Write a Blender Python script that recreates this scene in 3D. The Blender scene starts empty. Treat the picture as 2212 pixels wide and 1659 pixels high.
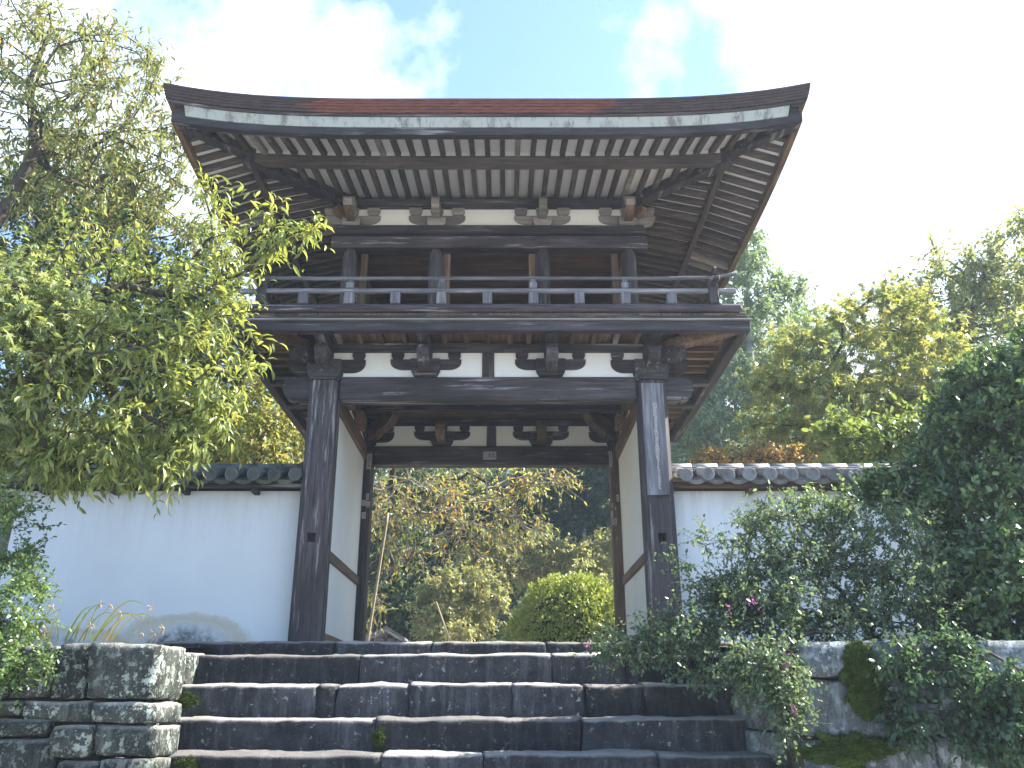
import bpy, bmesh, math, random
import numpy as np
from mathutils import Vector, Matrix, noise
random.seed(7)
rng = np.random.default_rng(7)
S = bpy.context.scene
COL = S.collection
R = math.radians

# ------------------------------------------------------------------ camera, sky, sun, exposure
PITCH = R(20.6); FPX = 1870.0; CAMX = 0.19; VPX = 1089.0
cd = bpy.data.cameras.new('camera'); cam = bpy.data.objects.new('camera', cd); COL.objects.link(cam)
cam.location = (CAMX, 0, 0); cam.rotation_euler = (R(90) + PITCH, 0, 0)
cd.sensor_width = 36; cd.lens = 36 * FPX / 2212; cd.shift_x = (1106 - VPX) / 2212
cd.clip_end = 2000; cd.clip_start = 0.05
S.camera = cam

SUN_AZ, SUN_EL = R(80), R(42)       # azimuth measured from +Y towards +X
w = bpy.data.worlds.new('World'); S.world = w; w.use_nodes = True
nt = w.node_tree; nt.nodes.clear()
def N(nt, typ, **k):
    n = nt.nodes.new(typ)
    for a, b in k.items():
        if a in n.inputs.keys() if isinstance(a, str) else False: n.inputs[a].default_value = b
        else: setattr(n, a, b)
    return n
sky = nt.nodes.new('ShaderNodeTexSky'); sky.sky_type = 'NISHITA'; sky.sun_disc = False
sky.sun_elevation = SUN_EL; sky.sun_rotation = SUN_AZ; sky.air_density = 1.0; sky.dust_density = 0.7; sky.ozone_density = 1.0
tc = nt.nodes.new('ShaderNodeTexCoord')
nz = nt.nodes.new('ShaderNodeTexNoise'); nz.inputs['Scale'].default_value = 4.2; nz.inputs['Detail'].default_value = 10; nz.inputs['Roughness'].default_value = .55
nt.links.new(tc.outputs['Generated'], nz.inputs['Vector'])
def lobe(d, lo, hi, amt):
    v = nt.nodes.new('ShaderNodeVectorMath'); v.operation = 'DOT_PRODUCT'; v.inputs[1].default_value = Vector(d).normalized(); nt.links.new(tc.outputs['Generated'], v.inputs[0])
    m = nt.nodes.new('ShaderNodeMapRange'); m.interpolation_type = 'SMOOTHSTEP'; m.inputs['From Min'].default_value = lo; m.inputs['From Max'].default_value = hi; m.inputs['To Max'].default_value = amt
    nt.links.new(v.outputs['Value'], m.inputs['Value']); return m.outputs[0]
def add(a, b):
    m = nt.nodes.new('ShaderNodeMath'); m.operation = 'ADD'; nt.links.new(a, m.inputs[0]); nt.links.new(b, m.inputs[1]); return m.outputs[0]
bank = lobe((.75, .6, .25), .62, .90, .60); puff = lobe((-.345, .71, .62), .968, .990, .34); puff2 = lobe((-.6, .5, .5), .90, .99, .12)
amp = nt.nodes.new('ShaderNodeMath'); amp.operation = 'MULTIPLY_ADD'; amp.inputs[1].default_value = 1.9; amp.inputs[2].default_value = -.45; nt.links.new(nz.outputs['Fac'], amp.inputs[0])
gap = lobe((-.13, .74, .66), .985, .998, -.16)
cl = add(add(add(add(amp.outputs[0], bank), puff), puff2), gap)
cr = nt.nodes.new('ShaderNodeValToRGB'); cr.color_ramp.elements[0].position = .60; cr.color_ramp.elements[1].position = .84
nt.links.new(cl, cr.inputs[0])
mx = nt.nodes.new('ShaderNodeMix'); mx.data_type = 'RGBA'
nt.links.new(cr.outputs[0], mx.inputs['Factor']); tn = nt.nodes.new('ShaderNodeMix'); tn.data_type = 'RGBA'; tn.blend_type = 'MULTIPLY'; tn.inputs['Factor'].default_value = 1; tn.inputs['B'].default_value = (.95, 1.10, 1.26, 1)
nt.links.new(sky.outputs[0], tn.inputs['A']); nt.links.new(tn.outputs['Result'], mx.inputs['A']); mx.inputs['B'].default_value = (4.2, 4.8, 5.6, 1)
bg = nt.nodes.new('ShaderNodeBackground'); bg.inputs[1].default_value = .079
nt.links.new(mx.outputs['Result'], bg.inputs[0])
wo = nt.nodes.new('ShaderNodeOutputWorld'); nt.links.new(bg.outputs[0], wo.inputs[0])

sl = bpy.data.lights.new('sun', 'SUN'); sl.energy = 5.0; sl.angle = R(.5); sl.color = (1, .95, .86)
so = bpy.data.objects.new('sun', sl); COL.objects.link(so)
sd = Vector((math.sin(SUN_AZ) * math.cos(SUN_EL), math.cos(SUN_AZ) * math.cos(SUN_EL), math.sin(SUN_EL)))
so.rotation_euler = sd.to_track_quat('Z', 'Y').to_euler(); so.location = (20, 10, 20)
S.view_settings.view_transform = 'Standard'; S.view_settings.look = 'None'
S.view_settings.exposure = 2.2; S.view_settings.gamma = 1; S.view_settings.use_curve_mapping = False
HAZE = .0013
S.cycles.volume_bounces = 1
S.cycles.max_bounces = 7; S.cycles.transparent_max_bounces = 6; S.cycles.caustics_reflective = False; S.cycles.caustics_refractive = False
S.cycles.use_denoising = True

def at(px, py, Y):
    "world point at depth Y that the photograph shows at (px, py)"
    z = Y * math.tan(PITCH + math.atan((829.5 - py) / FPX))
    return Vector((CAMX + (px - VPX) * (Y * math.cos(PITCH) + z * math.sin(PITCH)) / FPX, Y, z))

# ------------------------------------------------------------------ materials
def newmat(name):
    m = bpy.data.materials.new(name); m.use_nodes = True; m.node_tree.nodes.clear(); return m, m.node_tree
def coords(nt, scale=(1, 1, 1)):
    "object coordinates, shifted per object so that alike pieces do not repeat"
    t = nt.nodes.new('ShaderNodeTexCoord'); oi = nt.nodes.new('ShaderNodeObjectInfo')
    m1 = nt.nodes.new('ShaderNodeMath'); m1.operation = 'MULTIPLY'; m1.inputs[1].default_value = 37.
    nt.links.new(oi.outputs['Random'], m1.inputs[0])
    va = nt.nodes.new('ShaderNodeVectorMath'); va.operation = 'ADD'
    nt.links.new(t.outputs['Object'], va.inputs[0]); nt.links.new(m1.outputs[0], va.inputs[1])
    vm = nt.nodes.new('ShaderNodeVectorMath'); vm.operation = 'MULTIPLY'; vm.inputs[1].default_value = scale
    nt.links.new(va.outputs[0], vm.inputs[0]); return vm.outputs[0], oi.outputs['Random'], t.outputs['Object']
def noise_n(nt, vec, scale, detail=4, rough=.6):
    n = nt.nodes.new('ShaderNodeTexNoise'); n.inputs['Scale'].default_value = scale; n.inputs['Detail'].default_value = detail
    n.inputs['Roughness'].default_value = rough; nt.links.new(vec, n.inputs['Vector']); return n.outputs['Fac']
def ramp(nt, fac, stops):
    r = nt.nodes.new('ShaderNodeValToRGB'); e = r.color_ramp.elements
    while len(e) < len(stops): e.new(.5)
    for i, (p, c) in enumerate(stops): e[i].position = p; e[i].color = (c[0], c[1], c[2], 1) if not isinstance(c, (int, float)) else (c, c, c, 1)
    nt.links.new(fac, r.inputs[0]); return r.outputs[0]
def mix(nt, f, a, b, mode='MIX'):
    m = nt.nodes.new('ShaderNodeMix'); m.data_type = 'RGBA'; m.blend_type = mode
    for s, v in (('Factor', f), ('A', a), ('B', b)):
        if isinstance(v, (int, float)): m.inputs[s].default_value = v if s == 'Factor' else (v, v, v, 1)
        elif isinstance(v, tuple): m.inputs[s].default_value = (v[0], v[1], v[2], 1)
        else: nt.links.new(v, m.inputs[s])
    return m.outputs['Result']
def math_n(nt, op, a, b=0., c=0., clamp=False):
    m = nt.nodes.new('ShaderNodeMath'); m.operation = op; m.use_clamp = clamp
    for i, v in enumerate((a, b, c)):
        if isinstance(v, (int, float)): m.inputs[i].default_value = v
        else: nt.links.new(v, m.inputs[i])
    return m.outputs[0]
def finish(m, nt, col, rough=.8, bump=None, bstr=.4, bdist=.02, spec=.3):
    p = nt.nodes.new('ShaderNodeBsdfPrincipled'); o = nt.nodes.new('ShaderNodeOutputMaterial')
    if isinstance(col, tuple): p.inputs['Base Color'].default_value = (*col, 1)
    else: nt.links.new(col, p.inputs['Base Color'])
    if isinstance(rough, (int, float)): p.inputs['Roughness'].default_value = rough
    else: nt.links.new(rough, p.inputs['Roughness'])
    p.inputs['Specular IOR Level'].default_value = spec
    if bump is not None:
        b = nt.nodes.new('ShaderNodeBump'); b.inputs['Strength'].default_value = bstr; b.inputs['Distance'].default_value = bdist
        nt.links.new(bump, b.inputs['Height']); nt.links.new(b.outputs[0], p.inputs['Normal'])
    nt.links.new(p.outputs[0], o.inputs[0]); return m

def wood(name, axis, dark, light, wear=(.3, .29, .29), wamt=.5):
    m, nt = newmat(name); sc = [1, 1, 1]; sc[axis] = .06
    v, rnd, raw = coords(nt, tuple(sc))
    g = noise_n(nt, v, 34, 5, .65)
    sc2 = [1, 1, 1]; sc2[axis] = .25; v2, _, _ = coords(nt, tuple(sc2)); big = noise_n(nt, v2, 3.2, 4, .6)
    c = ramp(nt, g, [(.3, dark), (.72, light)])
    c = mix(nt, ramp(nt, big, [(.40, 0.), (.62, 1.)]), c, mix(nt, .55, c, tuple(x * .55 for x in dark)))
    wm = math_n(nt, 'MULTIPLY', ramp(nt, noise_n(nt, v, 14, 6, .7), [(.575, 0.), (.66, 1.)]), wamt)
    c = mix(nt, wm, c, wear)
    k = math_n(nt, 'MULTIPLY_ADD', rnd, .6, .7)
    hs = nt.nodes.new('ShaderNodeHueSaturation'); nt.links.new(k, hs.inputs['Value']); nt.links.new(c, hs.inputs['Color'])
    return finish(m, nt, hs.outputs[0], .78, g, .5, .012, .3)
DK, LT = (.022, .018, .020), (.105, .088, .093)
WX, WY, WZ = [wood('weathered_wood_' + 'xyz'[i], i, DK, LT, wamt=.75) for i in range(3)]
BX, BY, BZ = [wood('brown_wood_' + 'xyz'[i], i, (.085, .05, .032), (.24, .155, .10), (.36, .29, .22), .4) for i in range(3)]
RX, RY = [wood('rafter_wood_' + 'xy'[i], i, (.045, .036, .033), (.14, .112, .098), (.28, .25, .23), .4) for i in range(2)]
GX, GZ = wood('grey_rail_wood_x', 0, (.07, .068, .072), (.24, .235, .245), (.4, .4, .42), .5), wood('grey_rail_wood_z', 2, (.08, .078, .083), (.26, .25, .27), (.4, .4, .42), .5)
PALE = wood('pale_bracket_wood', 0, (.17, .15, .13), (.38, .345, .31), (.46, .44, .41), .4)

def plaster(name, col, stain=False):
    m, nt = newmat(name); v, rnd, raw = coords(nt)
    a = noise_n(nt, v, 1.3, 5, .6); b = noise_n(nt, v, 45, 3, .6)
    c = mix(nt, ramp(nt, a, [(.35, 0.), (.75, 1.)]), col, tuple(x * .92 for x in col))
    if stain:
        sx = nt.nodes.new('ShaderNodeSeparateXYZ'); nt.links.new(raw, sx.inputs[0])
        warp = math_n(nt, 'MULTIPLY_ADD', noise_n(nt, v, 2.6, 8, .75), .8, -.4)
        for cx, wx, top in ((stain[0], .85, .36), (stain[1], 1.2, .24)):
            dx = math_n(nt, 'DIVIDE', math_n(nt, 'SUBTRACT', sx.outputs[0], cx), wx)
            dz = math_n(nt, 'DIVIDE', math_n(nt, 'SUBTRACT', sx.outputs[2], .62), top)
            d = math_n(nt, 'SQRT', math_n(nt, 'ADD', math_n(nt, 'MULTIPLY', dx, dx), math_n(nt, 'MULTIPLY', dz, dz)))
            d = math_n(nt, 'ADD', d, warp)
            c = mix(nt, ramp(nt, d, [(.50, 0.), (.80, .5), (.92, .35), (1.0, 0.)]), c, (.38, .27, .07))
            core = math_n(nt, 'MULTIPLY', ramp(nt, d, [(.35, .9), (.72, 0.)]), ramp(nt, noise_n(nt, v, 9, 6, .75), [(.4, .35), (.6, 1.)]))
            c = mix(nt, core, c, (.05, .06, .06))
        # soot-grey runs just under the eave
        vs_ = nt.nodes.new('ShaderNodeVectorMath'); vs_.operation = 'MULTIPLY'; vs_.inputs[1].default_value = (1, 1, .08); nt.links.new(raw, vs_.inputs[0])
        zt_ = nt.nodes.new('ShaderNodeMapRange'); zt_.inputs['From Min'].default_value = 1.3; zt_.inputs['From Max'].default_value = 2.35; nt.links.new(sx.outputs[2], zt_.inputs['Value'])
        run = math_n(nt, 'MULTIPLY', math_n(nt, 'MULTIPLY', zt_.outputs[0], zt_.outputs[0]), ramp(nt, noise_n(nt, vs_.outputs[0], 7, 6, .7), [(.45, 0.), (.65, .5)]))
        c = mix(nt, run, c, (.45, .44, .40))
        c = mix(nt, ramp(nt, noise_n(nt, raw, .9, 6, .65), [(.45, 0.), (.7, .22)]), c, (.52, .52, .47))
    return finish(m, nt, c, .9, b, .12, .01, .15)
PL = plaster('white_plaster', (.82, .82, .80))
PLC = plaster('cream_plaster', (.80, .78, .70))
PLW = plaster('wall_plaster_stained', (.64, .67, .70), (-3.28, -4.9))
SOF = plaster('pale_soffit_board', (.84, .83, .82))

def stone(name, a, b, lichen=(.42, .43, .38), lam=.5, lsc=9, moss=None, mth=.62, sunlit_top=None):
    m, nt = newmat(name); v, rnd, raw = coords(nt)
    n1 = noise_n(nt, v, 5, 8, .7); n2 = noise_n(nt, v, 60, 4, .7); n3 = noise_n(nt, v, lsc, 8, .72)
    c = ramp(nt, n1, [(.3, a), (.7, b)])
    c = mix(nt, ramp(nt, n2, [(.35, .35), (.6, 0.)]), c, tuple(x * .4 for x in a))
    pm = ramp(nt, noise_n(nt, v, 2.6, 4, .6), [(.36, 0.), (.60, 1.)]); n5 = noise_n(nt, v, lsc * 2.6, 6, .75)
    lm = math_n(nt, 'MULTIPLY', ramp(nt, n3, [(lam, 0.), (lam + .04, .9)]), math_n(nt, 'MULTIPLY_ADD', pm, .8, .2))
    lm = math_n(nt, 'MAXIMUM', lm, math_n(nt, 'MULTIPLY', ramp(nt, n5, [(lam + .04, 0.), (lam + .09, .8)]), pm))
    c = mix(nt, lm, c, lichen)
    st = nt.nodes.new('ShaderNodeVectorMath'); st.operation = 'MULTIPLY'; st.inputs[1].default_value = (1, 1, .12); nt.links.new(v, st.inputs[0])
    c = mix(nt, ramp(nt, noise_n(nt, st.outputs[0], 13, 5, .7), [(.50, 0.), (.72, .5)]), c, tuple(min(1, x * 2.2 + .01) for x in b))
    if moss:
        n4 = noise_n(nt, v, 2.2, 6, .7); c = mix(nt, ramp(nt, n4, [(mth, 0.), (mth + .05, 1.)]), c, moss)
    if sunlit_top:   # upward faces painted paler as sunlit rims on treads and block tops
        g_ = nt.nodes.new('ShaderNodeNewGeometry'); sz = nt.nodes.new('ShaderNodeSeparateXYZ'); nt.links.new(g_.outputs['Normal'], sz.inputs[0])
        c = mix(nt, math_n(nt, 'MULTIPLY', ramp(nt, sz.outputs[2], [(.45, 0.), (.9, 1.)]), ramp(nt, n1, [(.25, .6), (.6, 1.)])), c, sunlit_top)
    k = math_n(nt, 'MULTIPLY_ADD', rnd, .8, .6)
    hs = nt.nodes.new('ShaderNodeHueSaturation'); nt.links.new(k, hs.inputs['Value']); nt.links.new(c, hs.inputs['Color'])
    hh = math_n(nt, 'ADD', math_n(nt, 'MULTIPLY', n1, .6), math_n(nt, 'MULTIPLY', n2, .5))
    return finish(m, nt, hs.outputs[0], .88, hh, 1., .035, .2)
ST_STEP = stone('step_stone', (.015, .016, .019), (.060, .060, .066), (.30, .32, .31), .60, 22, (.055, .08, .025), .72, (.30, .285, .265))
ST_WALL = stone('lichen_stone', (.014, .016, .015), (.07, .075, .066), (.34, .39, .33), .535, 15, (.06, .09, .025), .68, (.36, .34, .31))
ST_RIGHT = stone('shaded_stone', (.06, .068, .07), (.17, .185, .19), (.34, .37, .38), .53, 9, (.06, .09, .02), .62)
MOSS, nt_ = newmat('moss'); v, rnd, raw = coords(nt_)
finish(MOSS, nt_, ramp(nt_, noise_n(nt_, v, 30, 6, .7), [(.3, (.03, .05, .01)), (.7, (.11, .15, .03))]), .95, noise_n(nt_, v, 90, 3, .7), 1., .02, .1)
GROUND, nt_ = newmat('earth'); v, rnd, raw = coords(nt_)
finish(GROUND, nt_, mix(nt_, ramp(nt_, noise_n(nt_, v, .8, 8, .7), [(.42, 0.), (.6, 1.)]), (.13, .105, .075), (.07, .09, .035)), .95, noise_n(nt_, v, 12, 8, .75), .8, .05, .1)
HILLM, nt_ = newmat('forest_floor'); v, rnd, raw = coords(nt_)
finish(HILLM, nt_, ramp(nt_, noise_n(nt_, v, .6, 8, .75), [(.35, (.02, .03, .012)), (.7, (.06, .075, .03))]), 1, noise_n(nt_, v, 3, 8, .75), 1, .3, .05)

def tilemat(name, a, b, mossy=.0):
    m, nt = newmat(name); v, rnd, raw = coords(nt)
    c = ramp(nt, noise_n(nt, v, 9, 6, .7), [(.3, a), (.7, b)])
    if mossy: c = mix(nt, ramp(nt, noise_n(nt, v, 4, 6, .7), [(.52, 0.), (.62, mossy)]), c, (.07, .10, .045))
    hs = nt.nodes.new('ShaderNodeHueSaturation'); nt.links.new(math_n(nt, 'MULTIPLY_ADD', rnd, .6, .7), hs.inputs['Value']); nt.links.new(c, hs.inputs['Color'])
    return finish(m, nt, hs.outputs[0], .6, noise_n(nt, v, 40, 4, .6), .3, .01, .4)
TILE_D = tilemat('old_roof_tile', (.05, .055, .055), (.12, .125, .12), .7)
TILE_L = tilemat('pale_roof_tile', (.11, .11, .11), (.27, .265, .26), .0)
PAPER, nt_ = newmat('paper_slip'); v, rnd, raw = coords(nt_)
finish(PAPER, nt_, ramp(nt_, noise_n(nt_, v, 60, 5, .7), [(.35, (.18, .16, .15)), (.65, (.42, .40, .38))]), .9)
INK, nt_ = newmat('ink'); finish(INK, nt_, (.02, .02, .022), .8)
BARK, nt_ = newmat('cypress_bark_roof'); v, rnd, raw = coords(nt_, (.35, .35, 6))
sx = nt_.nodes.new('ShaderNodeSeparateXYZ'); nt_.links.new(raw, sx.inputs[0])
fine = noise_n(nt_, v, 22, 6, .7); old = ramp(nt_, fine, [(.3, (.035, .026, .026)), (.7, (.10, .075, .068))]); new = ramp(nt_, fine, [(.3, (.075, .028, .022)), (.7, (.24, .10, .075))])
xm = math_n(nt_, 'ADD', sx.outputs[0], math_n(nt_, 'MULTIPLY_ADD', noise_n(nt_, v, 2.5, 6, .8), 1.7, -.85))
msk = math_n(nt_, 'MULTIPLY', ramp(nt_, math_n(nt_, 'MULTIPLY_ADD', xm, .2, .5), [(.115, 0.), (.125, 1.)]), ramp(nt_, math_n(nt_, 'MULTIPLY_ADD', xm, .2, .5), [(.76, 1.), (.775, 0.)]))
patch = ramp(nt_, noise_n(nt_, v, 1.2, 3, .6), [(.36, .25), (.46, 1.)])
finish(BARK, nt_, mix(nt_, math_n(nt_, 'MULTIPLY', msk, patch), old, new), .9, fine, .8, .02, .15)
PALEBOARD, nt_ = newmat('pale_eave_board'); v, rnd, raw = coords(nt_, (1, 1, .3))
finish(PALEBOARD, nt_, mix(nt_, ramp(nt_, noise_n(nt_, v, 7, 8, .8), [(.50, 0.), (.62, .8)]), (.33, .345, .31), (.10, .09, .085)), .85, noise_n(nt_, v, 30, 4, .6), .3, .01, .2)
BAMBOO, nt_ = newmat('dry_bamboo'); finish(BAMBOO, nt_, (.24, .19, .12), .6)
TRUNK, nt_ = newmat('dark_tree_bark'); v, rnd, raw = coords(nt_, (1, 1, .3))
finish(TRUNK, nt_, ramp(nt_, noise_n(nt_, v, 14, 7, .7), [(.3, (.022, .018, .015)), (.7, (.10, .085, .07))]), .9, noise_n(nt_, v, 25, 6, .7), .9, .02, .2)
TRUNKP, nt_ = newmat('pale_tree_bark'); v, rnd, raw = coords(nt_, (1, 1, .5))
finish(TRUNKP, nt_, ramp(nt_, noise_n(nt_, v, 9, 7, .7), [(.3, (.13, .12, .11)), (.7, (.32, .30, .27))]), .85, noise_n(nt_, v, 25, 6, .7), .6, .02, .2)

def leafmat(name, cols, per='island', trans=.45, rough=.38, spec=.5, tboost=1.5):
    m, nt = newmat(name)
    if per == 'island': g = nt.nodes.new('ShaderNodeNewGeometry'); f = g.outputs['Random Per Island']
    else: g = nt.nodes.new('ShaderNodeObjectInfo'); f = g.outputs['Random']
    n = len(cols); c = ramp(nt, f, [((i + .0) / max(1, n - 1) * .98 + .01, cc) for i, cc in enumerate(cols)])
    p = nt.nodes.new('ShaderNodeBsdfPrincipled'); nt.links.new(c, p.inputs['Base Color']); p.inputs['Roughness'].default_value = rough; p.inputs['Specular IOR Level'].default_value = spec
    t = nt.nodes.new('ShaderNodeBsdfTranslucent')
    tcx = mix(nt, 1., c, (tboost * 1.04, tboost * .97, tboost * .58), 'MULTIPLY'); nt.links.new(tcx, t.inputs['Color'])
    ms = nt.nodes.new('ShaderNodeMixShader'); ms.inputs[0].default_value = trans
    nt.links.new(p.outputs[0], ms.inputs[1]); nt.links.new(t.outputs[0], ms.inputs[2])
    o = nt.nodes.new('ShaderNodeOutputMaterial'); nt.links.new(ms.outputs[0], o.inputs[0]); return m

# ------------------------------------------------------------------ object helpers
def world_of(o):
    m = o.matrix_basis.copy()
    if o.parent: m = world_of(o.parent) @ o.matrix_parent_inverse @ m
    return m
def link(o, parent=None):
    COL.objects.link(o)
    if parent is not None:
        o.parent = parent; o.matrix_parent_inverse = world_of(parent).inverted()
    return o
def thing(name, label, cat, loc, group=None):
    o = bpy.data.objects.new(name, None); o.empty_display_size = .2; o.location = loc; link(o)
    o['label'] = label; o['category'] = cat
    if group: o['group'] = group
    return o
def mesh_np(name, V, F):
    "F: list of (m,k) int arrays or one array"
    me = bpy.data.meshes.new(name)
    Fs = F if isinstance(F, list) else [F]
    V = np.asarray(V, dtype=np.float32); me.vertices.add(len(V)); me.vertices.foreach_set('co', V.ravel())
    idx = np.concatenate([np.asarray(f, dtype=np.int32).ravel() for f in Fs]); tot = np.concatenate([np.full(len(f), np.asarray(f).shape[1], dtype=np.int32) for f in Fs])
    st = np.concatenate([[0], np.cumsum(tot)[:-1]]).astype(np.int32)
    me.loops.add(len(idx)); me.loops.foreach_set('vertex_index', idx)
    me.polygons.add(len(tot)); me.polygons.foreach_set('loop_start', st); me.polygons.foreach_set('loop_total', tot)
    me.update(calc_edges=True); return me
class MB:
    def __init__(s): s.v = []; s.f = []
    def add(s, vs, fs):
        b = len(s.v); s.v += [tuple(x) for x in vs]; s.f += [tuple(b + i for i in f) for f in fs]; return s
    def box(s, x0, x1, y0, y1, z0, z1, b=.0, M=None):
        if b <= 0:
            vs = [(x, y, z) for x in (x0, x1) for y in (y0, y1) for z in (z0, z1)]
            fs = [(0, 1, 3, 2), (4, 6, 7, 5), (0, 4, 5, 1), (2, 3, 7, 6), (0, 2, 6, 4), (1, 5, 7, 3)]
        else:
            b = min(b, .45 * (x1 - x0), .45 * (y1 - y0), .45 * (z1 - z0))
            vs = []; 
            for ix in (0, 1):
                for iy in (0, 1):
                    for iz in (0, 1):
                        X, Y, Z = (x0, x1)[ix], (y0, y1)[iy], (z0, z1)[iz]; a, c, d = (1 - 2 * ix) * b, (1 - 2 * iy) * b, (1 - 2 * iz) * b
                        vs += [(X, Y + c, Z + d), (X + a, Y, Z + d), (X + a, Y + c, Z)]
            C = lambda ix, iy, iz, k: (ix * 4 + iy * 2 + iz) * 3 + k
            fs = []
            for i in (0, 1):
                q = [C(i, 0, 0, 0), C(i, 1, 0, 0), C(i, 1, 1, 0), C(i, 0, 1, 0)]; fs.append(q if i else q[::-1])
                q = [C(0, i, 0, 1), C(1, i, 0, 1), C(1, i, 1, 1), C(0, i, 1, 1)]; fs.append(q[::-1] if i else q)
                q = [C(0, 0, i, 2), C(1, 0, i, 2), C(1, 1, i, 2), C(0, 1, i, 2)]; fs.append(q if i else q[::-1])
            for i in (0, 1):
                for j in (0, 1):
                    fs.append([C(i, j, 0, 0), C(i, j, 1, 0), C(i, j, 1, 1), C(i, j, 0, 1)])
                    fs.append([C(i, 0, j, 0), C(i, 1, j, 0), C(i, 1, j, 2), C(i, 0, j, 2)])
                    fs.append([C(0, i, j, 1), C(1, i, j, 1), C(1, i, j, 2), C(0, i, j, 2)])
                    for k in (0, 1): fs.append([C(i, j, k, 0), C(i, j, k, 1), C(i, j, k, 2)])
        if M is not None: vs = [M @ Vector(v) for v in vs]
        return s.add(vs, fs)
    def beam(s, p0, p1, w, h, b=0., up=Vector((0, 0, 1))):
        p0, p1 = Vector(p0), Vector(p1); d = p1 - p0; L = d.length; d.normalize(); sd_ = d.cross(up).normalized(); u = sd_.cross(d)
        M = Matrix((( d.x, sd_.x, u.x, p0.x), (d.y, sd_.y, u.y, p0.y), (d.z, sd_.z, u.z, p0.z), (0, 0, 0, 1)))
        return s.box(0, L, -w / 2, w / 2, -h / 2, h / 2, b, M)
    def prism(s, prof, fn0, fn1):
        "prof: 2-D polygon; fn0/fn1 map (a,b) to the two end faces"
        n = len(prof); vs = [fn0(a, b) for a, b in prof] + [fn1(a, b) for a, b in prof]
        fs = [tuple(range(n))[::-1], tuple(range(n, 2 * n))] + [(i, (i + 1) % n, n + (i + 1) % n, n + i) for i in range(n)]
        return s.add(vs, fs)
    def tube(s, pts, rad, n=8, cap=True):
        pts = [Vector(p) for p in pts]; rings = []
        for i, p in enumerate(pts):
            d = (pts[min(i + 1, len(pts) - 1)] - pts[max(i - 1, 0)]).normalized()
            a = d.cross(Vector((0, 0, 1)) if abs(d.z) < .9 else Vector((1, 0, 0))).normalized(); b_ = d.cross(a)
            r = rad[i] if isinstance(rad, (list, tuple)) else rad
            rings += [p + (a * math.cos(2 * math.pi * k / n) + b_ * math.sin(2 * math.pi * k / n)) * r for k in range(n)]
        fs = [(i * n + k, i * n + (k + 1) % n, (i + 1) * n + (k + 1) % n, (i + 1) * n + k) for i in range(len(pts) - 1) for k in range(n)]
        if cap: fs += [tuple(range(n))[::-1], tuple(range((len(pts) - 1) * n, len(pts) * n))]
        return s.add(rings, fs)
    def build(s, name, mat, parent=None, smooth=False, fix=True):
        me = bpy.data.meshes.new(name); me.from_pydata(s.v, [], s.f); me.materials.append(mat)
        if fix:
            bm = bmesh.new(); bm.from_mesh(me); bmesh.ops.recalc_face_normals(bm, faces=bm.faces); bm.to_mesh(me); bm.free()
        if smooth: me.polygons.foreach_set('use_smooth', [True] * len(me.polygons)); 
        me.update(); return link(bpy.data.objects.new(name, me), parent)
def BX_(name, mat, parent, *a, b=.012): return MB().box(*a, b).build(name, mat, parent)
def struct(o): o['kind'] = 'structure'; return o

# ------------------------------------------------------------------ ground, terrace, hillside
PAVE = stone('forecourt_paving_stone', (.22, .22, .21), (.36, .35, .34), (.42, .42, .40), .66, 12)
MB().box(-300, 300, -150, 350, -1.9, -1.6).build('ground', PAVE)['kind'] = 'structure'
def sheet(name, xs, ys, zf, mat):
    V = [(x, y, zf(x, y)) for y in ys for x in xs]; n = len(xs)
    F = [(j * n + i, j * n + i + 1, (j + 1) * n + i + 1, (j + 1) * n + i) for j in range(len(ys) - 1) for i in range(n - 1)]
    me = mesh_np(name, V, np.array(F)); me.materials.append(mat); me.polygons.foreach_set('use_smooth', [True] * len(me.polygons))
    return struct(link(bpy.data.objects.new(name, me)))
def terr(x, y):
    return .40 + .2 * min(1, max(0, (y - 6.3) / 3)) + .03 * noise.noise(Vector((x, y, 0)))
sheet('terrace_ground', list(np.linspace(-16, -2.55, 50)), list(np.linspace(6.3, 13, 24)), lambda x, y: terr(x, y) if y > 6.31 else .36, GROUND)
sheet('terrace_ground', list(np.linspace(2.15, 16, 50)), list(np.linspace(6.3, 13, 24)), lambda x, y: terr(x, y) if y > 6.31 else .36, GROUND)
def hill(x, y):
    t = min(1, max(0, (y - 24) / 50)); s_ = min(1., max(0., (abs(x + 2) - 8) / 40))
    return .5 + (t * t * (3 - 2 * t)) * 17 + noise.noise(Vector((x * .06, y * .06, 3))) * 2.5 * t + .05 * noise.noise(Vector((x * .7, y * .7, 1)))
sheet('hillside', list(np.linspace(-120, 120, 90)), list(np.linspace(12.9, 140, 90)), hill, HILLM)
MB().box(-2.7, 2.55, 7.85, 8.6, .2, .430).build('landing_paving', PAVE)['kind'] = 'structure'
MB().box(-2.75, 2.75, 8.75, 13.4, .1, .600).build('gate_floor', PAVE)['kind'] = 'structure'
SAND, nt_ = newmat('raked_gravel'); v, rnd, raw = coords(nt_)
finish(SAND, nt_, ramp(nt_, noise_n(nt_, v, 40, 6, .7), [(.3, (.34, .31, .26)), (.7, (.52, .49, .43))]), .95, noise_n(nt_, v, 80, 4, .7), .6, .02, .1)
sheet('gravel_court', list(np.linspace(-7, 8, 24)), list(np.linspace(13.41, 22.5, 16)), lambda x, y: hill(x, y) + .03 + (.02 if abs(x) < 6 else 0), SAND)

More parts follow.
